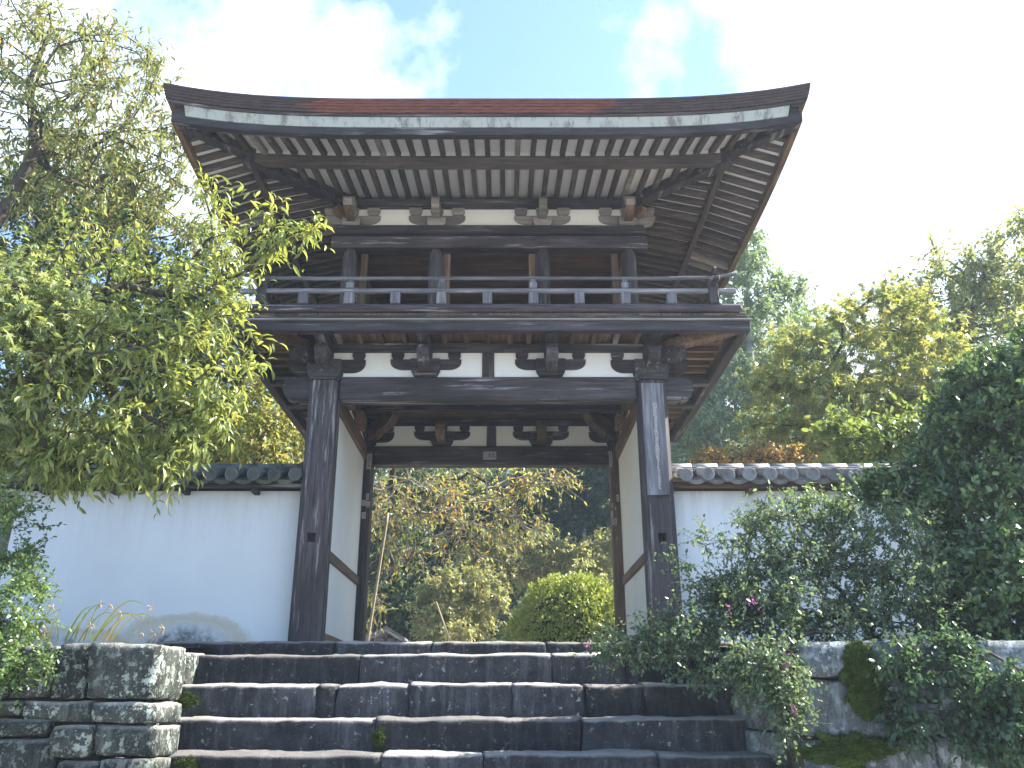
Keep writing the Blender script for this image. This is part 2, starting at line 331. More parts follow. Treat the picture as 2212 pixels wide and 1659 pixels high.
# pale haze volume added over the whole place to imitate lens veil and distance fade
hzm = bpy.data.materials.new('haze'); hzm.use_nodes = True; hn = hzm.node_tree; hn.nodes.clear()
pv = hn.nodes.new('ShaderNodeVolumePrincipled'); pv.inputs['Color'].default_value = (.70, .83, 1.0, 1); pv.inputs['Density'].default_value = HAZE; pv.inputs['Anisotropy'].default_value = .25
ho = hn.nodes.new('ShaderNodeOutputMaterial'); hn.links.new(pv.outputs[0], ho.inputs['Volume'])
hz = MB().box(-303, 303, -153, 353, -2.9, 42).build('haze', hzm); hz['kind'] = 'stuff'; hz['label'] = 'thin pale blue haze added over the whole scene as glare veil'

# ------------------------------------------------------------------ stones
def stone_mesh(name, dx, dy, dz, r=.03, amp=.012, seed=0, res=.055, nosing=0.):
    nx, ny, nz = [max(2, min(34, int(d / res))) for d in (dx, dy, dz)]
    bm = bmesh.new(); vmap = {}
    def V(i, j, k):
        key = (i, j, k)
        if key in vmap: return vmap[key]
        p = Vector((dx * (i / nx - .5), dy * (j / ny - .5), dz * (k / nz - .5)))
        h = Vector((dx / 2 - r, dy / 2 - r, dz / 2 - r)); q = Vector([max(-h[a], min(h[a], p[a])) for a in range(3)])
        d = p - q
        if d.length > 1e-6: p = q + d.normalized() * min(r, d.length) if (abs(d.x) > 1e-6) + (abs(d.y) > 1e-6) + (abs(d.z) > 1e-6) > 1 else p
        o = Vector((seed * 7.3, seed * 3.1, seed))
        nrm = d.normalized() if d.length > 1e-6 else p.normalized()
        e = 1 if (abs(d.x) > 1e-6) + (abs(d.y) > 1e-6) + (abs(d.z) > 1e-6) > 1 else .6
        p += nrm * (noise.noise(p * 3 + o) * amp * 1.6 + noise.noise(p * 13 + o) * amp * .7 + max(0., noise.noise(p * 22 + o) - .15) * -amp * 1.6) * e * 1.3
        f_ = max(0., 1 - (p.y + dy / 2) / .13)
        if nosing and p.z > 0: p.z -= nosing * f_ * f_ * (p.z / (dz / 2)) ** 4 * (1 + .5 * noise.noise(p * 5 + o))
        vmap[key] = bm.verts.new(p); return vmap[key]
    for i in range(nx):
        for j in range(ny):
            for k in (0, nz): bm.faces.new([V(i, j, k), V(i + 1, j, k), V(i + 1, j + 1, k), V(i, j + 1, k)])
    for i in range(nx):
        for k in range(nz):
            for j in (0, ny): bm.faces.new([V(i, j, k), V(i + 1, j, k), V(i + 1, j, k + 1), V(i, j, k + 1)])
    for j in range(ny):
        for k in range(nz):
            for i in (0, nx): bm.faces.new([V(i, j, k), V(i, j + 1, k), V(i, j + 1, k + 1), V(i, j, k + 1)])
    bmesh.ops.recalc_face_normals(bm, faces=bm.faces)
    me = bpy.data.meshes.new(name); bm.to_mesh(me); bm.free()
    me.polygons.foreach_set('use_smooth', [True] * len(me.polygons)); return me
_sc = [0]
def put_stone(name, parent, x0, x1, y0, y1, z0, z1, mat, r=.03, amp=.012, rot=0, res=.055, tilt=0, nosing=0.):
    _sc[0] += 1; me = stone_mesh(name, x1 - x0, y1 - y0, z1 - z0, r, amp, _sc[0], res, nosing); me.materials.append(mat)
    o = bpy.data.objects.new(name, me); o.location = ((x0 + x1) / 2, (y0 + y1) / 2, (z0 + z1) / 2); o.rotation_euler = (0, tilt, rot)
    COL.objects.link(o); o.parent = parent; o.matrix_parent_inverse = world_of(parent).inverted(); return o

stairs = thing('stone_steps', 'dark weathered stone steps rising to the gate, edges catching the sun', 'steps', (0, 6.5, -1.6))
def xat(px, py, Y): return at(px, py, Y).x
rows = [  # front depth, top z, bottom z, joints
    (6.50, -.28, -.56, [xat(p, 1632, 6.5) for p in (821, 1044.6, 1420)]),
    (6.83, -.051, -.33, [xat(p, 1560, 6.83) for p in (813, 1254)]),
    (7.16, .194, -.09, [xat(p, 1490, 7.16) for p in (685, 724, 885, 1106, 1264, 1392)]),
    (7.49, .437, .15, [xat(p, 1425, 7.49) for p in (776, 1192, 1349)]),
    (8.50, .606, .20, [xat(p, 1390, 8.5) for p in (724, 932.6, 1180)])]
for i, (Y, zt, zb, js) in enumerate(rows):
    xs = [-2.42 if i < 4 else -3.1] + js + [2.06 if i < 4 else 2.9]
    for a, b in zip(xs[:-1], xs[1:]):
        g = .0015; dz = random.uniform(-.006, .006)
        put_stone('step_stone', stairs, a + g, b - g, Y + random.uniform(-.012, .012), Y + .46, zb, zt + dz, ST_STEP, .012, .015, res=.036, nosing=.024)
for k in range(4):
    Y = 6.17 - .33 * k; zt = -.51 - .235 * k; xs = [-2.9 + k * -.02, -1.3 + .3 * (k % 2), .2, 1.3 - .25 * (k % 2), 2.6]
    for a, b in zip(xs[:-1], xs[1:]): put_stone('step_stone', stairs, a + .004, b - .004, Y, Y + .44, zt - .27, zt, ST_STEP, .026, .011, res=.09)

lw = thing('stone_retaining_wall', 'lichen spotted retaining wall of squared blocks left of the steps', 'stone wall', (-4, 6.2, -1.6))
def px_stone(parent, x0, y0, x1, y1, mat, Y=6.17, dep=.5, **k):
    a, b = at(x0, y1, Y), at(x1, y0, Y); xm = (x0 + x1) / 2
    X0 = at(x0, (y0 + y1) / 2, Y).x; X1 = at(x1, (y0 + y1) / 2, Y).x
    return put_stone('stone_block', parent, X0 + .003, X1 - .003, Y + random.uniform(-.02, .03), Y + dep, at(xm, y1, Y).z + .003, at(xm, y0, Y).z - .003, mat, **k)
for q in [(188, 1388, 344, 1513), (113, 1386, 187, 1512), (28, 1392, 112, 1509), (-70, 1392, 27, 1512), (-190, 1390, -72, 1512),
          (196, 1516, 338, 1562), (44, 1512, 194, 1563), (-60, 1514, 42, 1548), (-200, 1514, -62, 1560),
          (200, 1565, 334, 1637), (104, 1566, 198, 1640), (-20, 1552, 102, 1592), (-160, 1562, -22, 1640),
          (-30, 1595, 112, 1690), (114, 1643, 210, 1700), (212, 1640, 328, 1705), (-190, 1643, -32, 1720)]:
    px_stone(lw, *q, ST_WALL, r=.020, amp=.013)
# return face beside the steps (blocks running away from the viewer)
for y0, y1, z0, z1 in [(6.68, 7.30, .14, .43), (7.31, 7.95, .16, .425), (6.68, 7.05, -.14, .13), (7.06, 7.7, -.12, .15), (6.68, 7.2, -.42, -.15)]:
    put_stone('stone_block', lw, -2.78, -2.345, y0, y1, z0, z1, ST_WALL, r=.03, amp=.02)
for k in range(5):
    for j in range(4):
        put_stone('stone_block', lw, -5.6 + j * .83 + (k % 2) * .2, -5.6 + (j + 1) * .83 + (k % 2) * .2 - .015, 6.17, 6.6, -.85 - .2 * k + .01, -.66 - .2 * k, ST_WALL, r=.03, amp=.015, res=.12)
rw = thing('stone_retaining_wall', 'mossy shaded retaining wall with hanging bush clover right of the steps', 'stone wall', (4, 6.2, -1.6))
for q in [(1728, 1384, 1846, 1462), (1849, 1380, 1990, 1458), (1993, 1382, 2110, 1478), (2113, 1380, 2260, 1470), (2263, 1384, 2420, 1480),
          (1734, 1465, 1922, 1594), (1925, 1462, 2035, 1512), (1925, 1515, 2040, 1590), (2038, 1481, 2160, 1585), (2163, 1474, 2330, 1560), (2333, 1483, 2450, 1590),
          (1745, 1598, 1868, 1640), (1870, 1597, 2030, 1680), (1760, 1643, 1868, 1720), (2033, 1590, 2200, 1690), (2203, 1565, 2400, 1680)]:
    px_stone(rw, *q, ST_RIGHT, r=.022, amp=.014)
for y0, y1, z0, z1 in [(6.68, 7.30, .14, .43), (7.31, 7.95, .16, .425), (6.68, 7.05, -.14, .13), (7.06, 7.7, -.12, .15), (6.68, 7.2, -.42, -.15)]:
    put_stone('stone_block', rw, 1.96, 2.4, y0, y1, z0, z1, ST_RIGHT, r=.03, amp=.02)
for k in range(5):
    for j in range(5):
        put_stone('stone_block', rw, 2.05 + j * .83 + (k % 2) * .2, 2.05 + (j + 1) * .83 + (k % 2) * .2 - .015, 6.17, 6.6, -.85 - .2 * k + .01, -.66 - .2 * k, ST_RIGHT, r=.03, amp=.015, res=.12)
BX_('rubble_core', GROUND, lw, -9, -2.55, 6.36, 7.2, -1.6, .36, b=.002)
BX_('rubble_core', GROUND, rw, 2.2, 9, 6.36, 7.2, -1.6, .36, b=.002)
MOSSES = []
def moss_patch(parent, cx, cy, cz, rx, rz, label, ry=.03, seed=1):
    bm = bmesh.new(); bmesh.ops.create_icosphere(bm, subdivisions=5, radius=1)
    for v_ in bm.verts:
        n_ = v_.co.copy(); k = 1 + .9 * noise.noise(n_ * 1.6 + Vector((seed, 0, 0))) + .4 * noise.noise(n_ * 5) + .2 * noise.noise(n_ * 17)
        v_.co = Vector((n_.x * rx * k, n_.y * ry * (1 + .8 * noise.noise(n_ * 16)), n_.z * rz * k)) + Vector((cx, cy, cz))
    me = bpy.data.meshes.new('moss'); bm.to_mesh(me); bm.free(); me.materials.append(MOSS); me.polygons.foreach_set('use_smooth', [True] * len(me.polygons))
    o = link(bpy.data.objects.new('moss', me), parent); o['kind'] = 'stuff'; o['label'] = label
    MOSSES.append((o, parent, cy))
p = at(1850, 1425, 6.17); moss_patch(rw, p.x, 6.165, p.z - .05, .13, .12, 'thick green moss over the upper blocks', .010, 3)
p = at(1868, 1505, 6.17); moss_patch(rw, p.x + .03, 6.165, p.z, .10, .10, 'green moss trailing down the big block', .010, 5)
p = at(1835, 1618, 6.15); moss_patch(rw, p.x, 6.16, p.z, .24, .07, 'moss cushion on the lowest ledge', .06, 8)
for px_, py_, Y_ in ((400, 1515, 6.78), (820, 1595, 6.82), (405, 1655, 6.5)):
    p = at(px_, py_, Y_); moss_patch(stairs if px_ == 820 else lw, p.x, Y_, p.z, .03 if px_ == 820 else .055, .06 if px_ == 820 else .035, 'small bright moss tuft in a joint', .03, px_)

# ------------------------------------------------------------------ the gate
gate = thing('temple_gate', 'two storey wooden temple gate with railed balcony and upturned bark roof', 'temple gate', (0, 11.03, .6))
PX, YF, YB = 1.918, 9.6, 12.46
def pillar(x, y, z0, z1, s, ch, hole=None, taper=.012):
    h = s / 2; mb = MB()
    def ring(z, t): 
        a = h - t; c = a - ch; return [(x - c, y - a, z), (x + c, y - a, z), (x + a, y - c, z), (x + a, y + c, z), (x + c, y + a, z), (x - c, y + a, z), (x - a, y + c, z), (x - a, y - c, z)]
    zs = [z0, hole[1] - .05, hole[1] + .05, z1] if hole else [z0, z1]
    tt = [taper * (z - z0) / (z1 - z0) * 1.5 for z in zs]; vs = []
    for z, t in zip(zs, tt): vs += ring(z, t)
    fs = []
    for r_ in range(len(zs) - 1):
        for k in range(8):
            if hole and r_ == 1 and k == 0: continue
            fs.append((r_ * 8 + k, r_ * 8 + (k + 1) % 8, (r_ + 1) * 8 + (k + 1) % 8, (r_ + 1) * 8 + k))
    fs += [tuple(range(8))[::-1], tuple(range((len(zs) - 1) * 8, len(zs) * 8))]
    mb.add(vs, fs)
    if hole:
        hx = hole[0]; w_ = .045; yf0, yf1 = y - h + tt[1], y - h + tt[2]; A = vs[8], vs[9], vs[17], vs[16]
        iz0, iz1 = hole[1] - .05, hole[1] + .05
        L0, L1 = (hx - w_, yf0, iz0), (hx - w_, yf1, iz1); R0, R1 = (hx + w_, yf0, iz0), (hx + w_, yf1, iz1)
        D = .12; bk = [(p_[0], p_[1] + D, p_[2]) for p_ in (L0, R0, R1, L1)]
        mb.add([A[0], L0, L1, A[3]], [(0, 1, 2, 3)]); mb.add([R0, A[1], A[2], R1], [(0, 1, 2, 3)])
        mb.add([L0, R0, R1, L1] + bk, [(0, 4, 5, 1), (1, 5, 6, 2), (2, 6, 7, 3), (3, 7, 4, 0), (4, 7, 6, 5)])
    return mb
pil = []
for sx_, yy in ((-1, YF), (1, YF), (-1, YB), (1, YB)):
    hz = .1864 * 9.43; front = yy == YF
    hx = (at(672, 1160, 9.43).x if sx_ < 0 else at(1431, 1156, 9.43).x)
    o = pillar(sx_ * PX, yy, .58, 3.62, .345, .055, (hx, hz) if front else None, .006).build('pillar', WZ if front else BZ if sx_ > 0 else WZ, gate, fix=not front)
    if front:
        bm = bmesh.new(); bm.from_mesh(o.data); bmesh.ops.remove_doubles(bm, verts=bm.verts, dist=1e-4); bmesh.ops.recalc_face_normals(bm, faces=bm.faces); bm.to_mesh(o.data); bm.free()
    pil.append(o)
    # stone footing
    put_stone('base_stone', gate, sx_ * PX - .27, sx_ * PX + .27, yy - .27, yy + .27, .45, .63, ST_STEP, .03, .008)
# weathered board on the right pillar, with its flaking strip and nails
mb = MB(); zt, zb = 3.54, 2.22; bxc = 1.918; tl = at(1385, 836, 9.41).x; tr = at(1431, 836, 9.41).x; bl = at(1399, 1069, 9.41).x; br = at(1447, 1069, 9.41).x
mb.add([(tl, 9.385, zt), (tr, 9.385, zt), (br, 9.385, zb), (bl, 9.385, zb), (tl, 9.425, zt), (tr, 9.425, zt), (br, 9.425, zb), (bl, 9.425, zb)], [(0, 3, 2, 1), (4, 5, 6, 7), (0, 1, 5, 4), (2, 3, 7, 6), (1, 2, 6, 5), (3, 0, 4, 7)])
board = mb.build('name_board', GZ, pil[1]); board['label'] = 'blackened nailed board whose painted writing has flaked away'
mb = MB(); zs = np.linspace(3.30, 2.28, 34); Lp = []; Rp = []
for z in zs:
    cx = tl + (tr - tl) * .55 + (bl - tl) * (zt - z) / (zt - zb); ww = .020 + .014 * noise.noise(Vector((z * 9, 0, 0))) + .008 * noise.noise(Vector((z * 31, 4, 0)))
    if z < 2.6: ww *= .55
    of = .008 * noise.noise(Vector((z * 14, 2, 0)))
    Lp.append((cx - ww + of, z)); Rp.append((cx + ww + of, z))
prof = Lp + Rp[::-1]; mb.prism(prof, lambda a, b: (a, 9.379, b), lambda a, b: (a, 9.386, b)); mb.build('flaking_paint', PAPER, pil[1])

def nose(prof_dir, base, L, h, wdt, z0, name, mat, parent, rise=0.):
    "beam end projecting from base along prof_dir, carved rounded tip"
    pr = [(0, 0), (L * .45, 0), (L * .58, h * .10), (L * .66, h * .02), (L * .86, h * .12), (L * .98, h * .38), (L, h * .62), (L * .93, h * .86), (L * .78, h * .98), (L * .6, h * .93), (L * .45, h), (0, h)]
    d = Vector(prof_dir).normalized(); sd_ = Vector((-d.y, d.x, 0)); b0 = Vector(base)
    f = lambda sgn: (lambda a, b: b0 + d * a + sd_ * sgn * wdt / 2 + Vector((0, 0, z0 + b + rise * a)))
    return MB().prism(pr, f(-1), f(1)).build(name, mat, parent)
# head beams between the pillars and their carved ends
for yy, ob in ((YF, -1), (YB, 1)):
    b = BX_('head_beam', WX, gate, -PX + .171, PX - .171, yy - .125, yy + .125, 3.38, 3.66, b=.03)
    for sx_ in (-1, 1): nose((sx_, 0, 0), (sx_ * (PX + .168), yy, 0), .32, .27, .2, 3.385, 'beam_end', WX, gate)
for sx_ in (-1, 1):
    BX_('side_beam', BY, gate, sx_ * PX - .09, sx_ * PX + .09, YF + .171, YB - .171, 3.43, 3.66, b=.02)
    BX_('side_wall_panel', PLC if sx_ > 0 else PL, gate, sx_ * PX - .05, sx_ * PX + .05, YF + .17, YB - .17, .81, 1.62, b=.003)
    BX_('side_wall_panel', PLC if sx_ > 0 else PL, gate, sx_ * PX - .05, sx_ * PX + .05, YF + .17, YB - .17, 1.745, 3.43, b=.003)
    BX_('side_wall_panel', PLC if sx_ > 0 else PL, gate, sx_ * PX - .04, sx_ * PX + .04, YF + .17, YB - .17, 3.66, 3.99, b=.003)
    BX_('side_rail', BY, gate, sx_ * PX - .08, sx_ * PX + .08, YF + .17, YB - .17, 1.62, 1.745, b=.012)
    BX_('ground_sill', BY, gate, sx_ * PX - .09, sx_ * PX + .09, YF + .17, YB - .17, .60, .81, b=.012)
for yy in (YF, YB):
    BX_('plaster_panel', PL if yy == YF else PLC, gate, -PX + .05, PX - .05, yy - .035, yy + .035, 3.655, 3.992, b=.002)
    BX_('wall_beam', WX, gate, -2.25, 2.25, yy - .07, yy + .07, 3.992, 4.115, b=.01)
    BX_('centre_strut', WZ, gate, -.072, .072, yy - .06, yy + .06, 3.66, 3.992, b=.006)
for sx_ in (-1, 1): BX_('wall_beam', WY, gate, sx_ * PX - .06, sx_ * PX + .06, YF + .07, YB - .07, 3.992, 4.115, b=.01)

def fr(cx, cy, ang):
    c, s_ = math.cos(ang), math.sin(ang)
    return lambda u, v, z: (cx + u * c - v * s_, cy + u * s_ + v * c, z)
def bracket(parent, cx, cy, ang, z0, bh, bw, arm_h, half, mk_h, mat, matb, name='bracket', left=True, right=True, th=.12, mkw=.15):
    "bearing block, curved arm and small blocks; u runs along the wall"
    P = fr(cx, cy, ang); g = bw * .36; mb = MB()
    pr = [(-g, z0), (g, z0), (bw / 2, z0 + bh * .42), (bw / 2, z0 + bh), (-bw / 2, z0 + bh), (-bw / 2, z0 + bh * .42)]
    mb.prism(pr, lambda a, b: P(a, -bw / 2 * .95, b), lambda a, b: P(a, bw / 2 * .95, b)); blk = mb.build('bearing_block', matb, parent)
    za = z0 + bh * .52; zt = z0 + bh + (arm_h - bh * .48)
    l = -half if left else 0; r_ = half if right else 0; pr = []
    n = 7; hh = zt - za
    if right:
        for i in range(n + 1):
            t = i / n * math.pi / 2; pr.append((r_ - .16 * (1 - math.sin(t)) if False else r_ - .15 + .15 * math.sin(t), za + hh * .72 * (1 - math.cos(t))))
        pr.append((r_, zt))
    else: pr += [(.05, za), (.05, zt)]
    q = []
    if left:
        for i in range(n + 1):
            t = i / n * math.pi / 2; q.append((l + .15 - .15 * math.sin(t), za + hh * .72 * (1 - math.cos(t))))
        q.append((l, zt))
    else: q += [(-.05, za), (-.05, zt)]
    pr = pr + q[::-1]
    mb = MB(); mb.prism(pr, lambda a, b: P(a, -th / 2, b), lambda a, b: P(a, th / 2, b)); mb.build('bracket_arm', mat, parent)
    us = ([l + mkw * .55] if left else []) + [0] + ([r_ - mkw * .55] if right else [])
    for u in us:
        if u == 0 and mk_h < .01: continue
        g2 = mkw / 2; mb = MB(); pr = [(u - g2 * .72, zt), (u + g2 * .72, zt), (u + g2, zt + mk_h * .45), (u + g2, zt + mk_h), (u - g2, zt + mk_h), (u - g2, zt + mk_h * .45)]
        mb.prism(pr, lambda a, b: P(a, -g2 * .95, b), lambda a, b: P(a, g2 * .95, b)); mb.build('small_block', matb, parent)
    return zt + mk_h
# lower storey brackets on all sides
for yy, o_ in ((YF, -1), (YB, 1)):
    for cx in (-.74, .74):
        bracket(gate, cx, yy, 0, 3.66, .21, .345, .131, .42, .090, WX, WX)
        nose((0, -1, 0), (cx, yy, 0), .50, .27, .135, 3.70, 'carved_nose', WY if yy == YF else BY, gate)
        if yy == YB: nose((0, 1, 0), (cx, yy, 0), .50, .27, .135, 3.70, 'carved_nose', BY, gate)
    for sx_ in (-1, 1):
        bracket(gate, sx_ * PX, yy, 0, 3.60, .25, .40, .165, .46, .090, WX, WX)
        nose((0, -1, 0), (sx_ * PX, yy, 0), .46, .25, .14, 3.74, 'carved_nose', WY, gate)
        if yy == YF:
            nose((sx_, -1, 0), (sx_ * PX, yy, 0), .50, .20, .13, 3.78, 'carved_nose', WY, gate)
            MB().beam((sx_ * PX, yy, 4.02), (sx_ * 2.84, 8.92, 4.04), .13, .13, .01).build('corner_arm', BY, gate)
        else:
            nose((-sx_, -1, 0), (sx_ * PX, yy, 0), .78, .24, .14, 3.66, 'carved_nose', BY, gate, .32)
    for cx in (-PX, -.74, .74, PX):
        y2 = 8.96 if yy == YF else 13.12
        MB().beam((cx, yy - .05 * o_, 4.035), (cx, y2, 4.035), .13, .14, .01).build('support_arm', WY, gate)
for sx_ in (-1, 1):
    for cy in (10.6, 11.5): 
        bracket(gate, sx_ * PX, cy, math.pi / 2, 3.66, .21, .345, .131, .42, .090, BY, BY)
        MB().beam((sx_ * PX, cy, 4.035), (sx_ * 2.88, cy, 4.035), .13, .14, .01).build('support_arm', WX, gate)
    bracket(gate, sx_ * PX, YF, math.pi / 2, 3.60, .25, .40, .165, .46, .090, BY, WY, left=False)
# ceiling boards of the passage (run across)
for i in range(15):
    y0 = 9.72 + i * .18; BX_('ceiling_board', BX, gate, -PX + .06, PX - .06, y0, y0 + .172, 4.095 + .028 * (i % 2), 4.148, b=.004)
for yy in (10.3, 11.0, 11.7): BX_('ceiling_joist', WX, gate, -PX + .06, PX - .06, yy, yy + .1, 4.0, 4.116, b=.008)

# balcony
YE, YE2, XE = 8.84, 13.22, 2.95
for i in range(24):
    x0 = -XE + .07 + i * .242
    BX_('floor_plank', BY, gate, x0, x0 + .234, YE + .03, YF + .05, 4.158, 4.19, b=.003)
    BX_('floor_plank', BY, gate, x0, x0 + .234, YB - .05, YE2 - .03, 4.158, 4.19, b=.003)
for sx_ in (-1, 1):
    for i in range(12):
        y0 = YF + .06 + i * .232
        BX_('floor_plank', BX, gate, *(sorted((sx_ * 1.86, sx_ * (XE - .07)))), y0, y0 + .224, 4.158, 4.19, b=.003)
        if i % 1 == 0: BX_('joist', BX, gate, *(sorted((sx_ * 1.99, sx_ * (XE - .14)))), y0 + .08, y0 + .14, 4.09, 4.157, b=.003)
for i in range(23):
    x = -2.75 + i * .25
    if min(abs(x - q_) for q_ in (-PX, -.74, .74, PX)) < .1: continue
    xx = x + random.uniform(-.02, .02)
    MB().box(xx - .03, xx + .03, YE + .11, YF - .08, 4.085, 4.157, .003).build('joist', PALE if i in (3, 4, 17) else BY, gate)
    MB().box(xx - .03, xx + .03, YB + .08, YE2 - .11, 4.085, 4.157, .003).build('joist', BY, gate)
def frame(x, y0, y1, w_, z0, z1, mx, my, name, b=.008, ext=0.):
    for yy, sg in ((y0, 1), (y1, -1)): BX_(name, mx, gate, -x - ext, x + ext, *(sorted((yy, yy + sg * w_))), z0, z1, b=b)
    for sx_ in (-1, 1): BX_(name, my, gate, *(sorted((sx_ * x, sx_ * (x - w_)))), y0 + w_ + .001, y1 - w_ - .001, z0 + .002, z1 - .002, b=b)
frame(XE, YE, YE2, .11, 3.965, 4.085, WX, WY, 'balcony_beam')
frame(XE + .02, YE - .025, YE2 + .025, .10, 4.087, 4.102, PALE, PALE, 'edge_board', .003)
frame(XE - .01, YE + .01, YE2 - .01, .09, 4.103, 4.157, WX, WY, 'edge_beam')
frame(2.62, YE - .04, YE2 + .04, .11, 4.192, 4.285, WX, WY, 'base_rail', .03, .26)
RY0 = YE + .015; RX0 = 2.565
for yy in (RY0, YE2 - .015):
    BX_('middle_rail', GX, gate, -2.83, 2.83, yy - .03, yy + .03, 4.43, 4.482, b=.01)
    pts = [(-2.86, yy, 4.70), (-2.78, yy, 4.665), (-2.6, yy, 4.628), (-2, yy, 4.618), (0, yy, 4.618), (2, yy, 4.618), (2.6, yy, 4.628), (2.78, yy, 4.665), (2.86, yy, 4.70)]
    MB().tube(pts, .024, 8).build('top_rail', GX, gate, True)
    for k in range(-4, 5):
        tall = k % 2 == 1 or k % 2 == -1; x = k * .522
        ob = BX_('baluster', GZ, gate, x - .055, x + .055, yy - .045, yy + .045, 4.286, 4.429, b=.008)
        if tall:
            BX_('baluster', GZ, gate, x - .043, x + .043, yy - .035, yy + .035, 4.483, 4.56, b=.008); BX_('baluster', GZ, gate, x - .03, x + .03, yy - .028, yy + .028, 4.56, 4.60, b=.006)
    for sx_ in (-1, 1): BX_('corner_post', WZ, gate, sx_ * RX0 - .055, sx_ * RX0 + .055, yy - .055, yy + .055, 4.286, 4.60, b=.012)
for sx_ in (-1, 1):
    x = sx_ * RX0
    BX_('middle_rail', WY, gate, x - .03, x + .03, RY0 - .25, YE2 + .23, 4.484, 4.534, b=.01)
    MB().tube([(x, RY0 - .16, 4.672), (x, RY0 - .1, 4.668), (x, RY0, 4.666), (x, RY0 + .6, 4.665), (x, YE2 - .6, 4.665), (x, YE2, 4.675), (x, YE2 + .25, 4.75)], .024, 8).build('top_rail', WY, gate, True)
    for k in range(1, 8):
        y = RY0 + k * .545; BX_('baluster', GZ, gate, x - .045, x + .045, y - .055, y + .055, 4.286, 4.483, b=.008)
        if k % 2 == 0: BX_('baluster', GZ, gate, x - .035, x + .035, y - .043, y + .043, 4.535, 4.645, b=.008)

# upper storey
UA, UY0, UY1 = 1.80, 9.9, 12.16
ups = [(x, y) for y in (UY0, UY1) for x in (-UA, -.69, .69, UA)] + [(-UA, 11.03), (UA, 11.03)]
for x, y in ups:
    prof_ = [(4.19, .096), (5.40, .094), (5.48, .088), (5.535, .074), (5.573, .052)]
    MB().tube([(x, y, z) for z, r_ in prof_], [r_ for z, r_ in prof_], 14).build('pillar', GZ if y == UY0 and abs(x) > 99 else WZ, gate, True)
def ring(a, y0, y1, w_, z0, z1, mx, my, name, ext=0, b=.008):
    for yy in (y0, y1): BX_(name, mx, gate, -a - ext, a + ext, yy - w_ / 2, yy + w_ / 2, z0, z1, b=b)
    for sx_ in (-1, 1): BX_(name, my, gate, sx_ * a - w_ / 2, sx_ * a + w_ / 2, y0 + w_ / 2 + .001, y1 - w_ / 2 - .001, z0 + .002, z1 - .002, b=b)
ring(UA, UY0, UY1, .15, 5.574, 5.744, WX, BY, 'head_beam', .25, .01)
ring(UA, UY0, UY1, .30, 5.746, 5.865, WX, BY, 'wall_plate', .2, .01)
ring(UA, UY0, UY1, .06, 5.867, 6.20, PLC, PLC, 'plaster_panel', -.02, .002)
ring(UA, UY0, UY1, .14, 4.192, 4.36, BX, BY, 'sill_beam', 0)
for yy, sg in ((UY0, -1), (UY1, 1)):
    BX_('eave_purlin', WX, gate, -UA - .16, UA + .16, *(sorted((yy, yy + sg * .17))), 6.165, 6.25, b=.01)
for sx_ in (-1, 1): BX_('eave_purlin', BY, gate, *(sorted((sx_ * UA, sx_ * (UA + .15)))), UY0 + .005, UY1 - .005, 6.167, 6.248, b=.01)
for x, y in ups:
    if abs(y - 11.03) < .1:
        bracket(gate, x, y, math.pi / 2, 5.866, .13, .24, .125, .36, .10, PALE, PALE, th=.1, mkw=.16)
        continue
    bracket(gate, x, y, 0, 5.866, .13, .24, .125, .37, .105, PALE, PALE, th=.1, mkw=.165)
    if abs(x) > 1: bracket(gate, x, y, math.pi / 2, 5.868, .128, .236, .123, .37, .10, BY, PALE, th=.098, mkw=.16)
    sg = -1 if y == UY0 else 1
    nose((0, sg, 0), (x, y, 0), .40, .20, .10, 5.975, 'carved_nose', PALE, gate)
    if abs(x) > 1: nose((math.copysign(1, x), sg, 0), (x, y, 0), .30, .16, .09, 5.98, 'carved_nose', BY, gate)
# inside of the upper room: plank walls, posts, ceiling
for i in range(18):
    x0 = -1.72 + i * .192; BX_('wall_plank', BZ, gate, x0, x0 + .186, 12.03 + .012 * (i % 2), 12.06, 4.2, 5.74, b=.003)
for sx_ in (-1, 1):
    for i in range(9):
        y0 = 10.9 + i * .122; BX_('wall_plank', BZ, gate, sx_ * 1.78 - .015, sx_ * 1.78 + .015, y0, y0 + .118, 4.2, 5.74, b=.003)
    for yy in (10.02,): BX_('door_post', BZ, gate, sx_ * .56 - .05, sx_ * .56 + .05, yy - .04, yy + .04, 4.2, 5.57, b=.006); BX_('door_post', BZ, gate, sx_ * 1.63 - .045, sx_ * 1.63 + .045, yy - .04, yy + .04, 4.2, 5.57, b=.006)
BX_('ceiling', BX, gate, -1.74, 1.74, 10.0, 12.05, 5.745, 5.775, b=.003)
BX_('room_floor', BX, gate, -1.85, 1.85, 9.66, 12.4, 4.152, 4.188, b=.003)

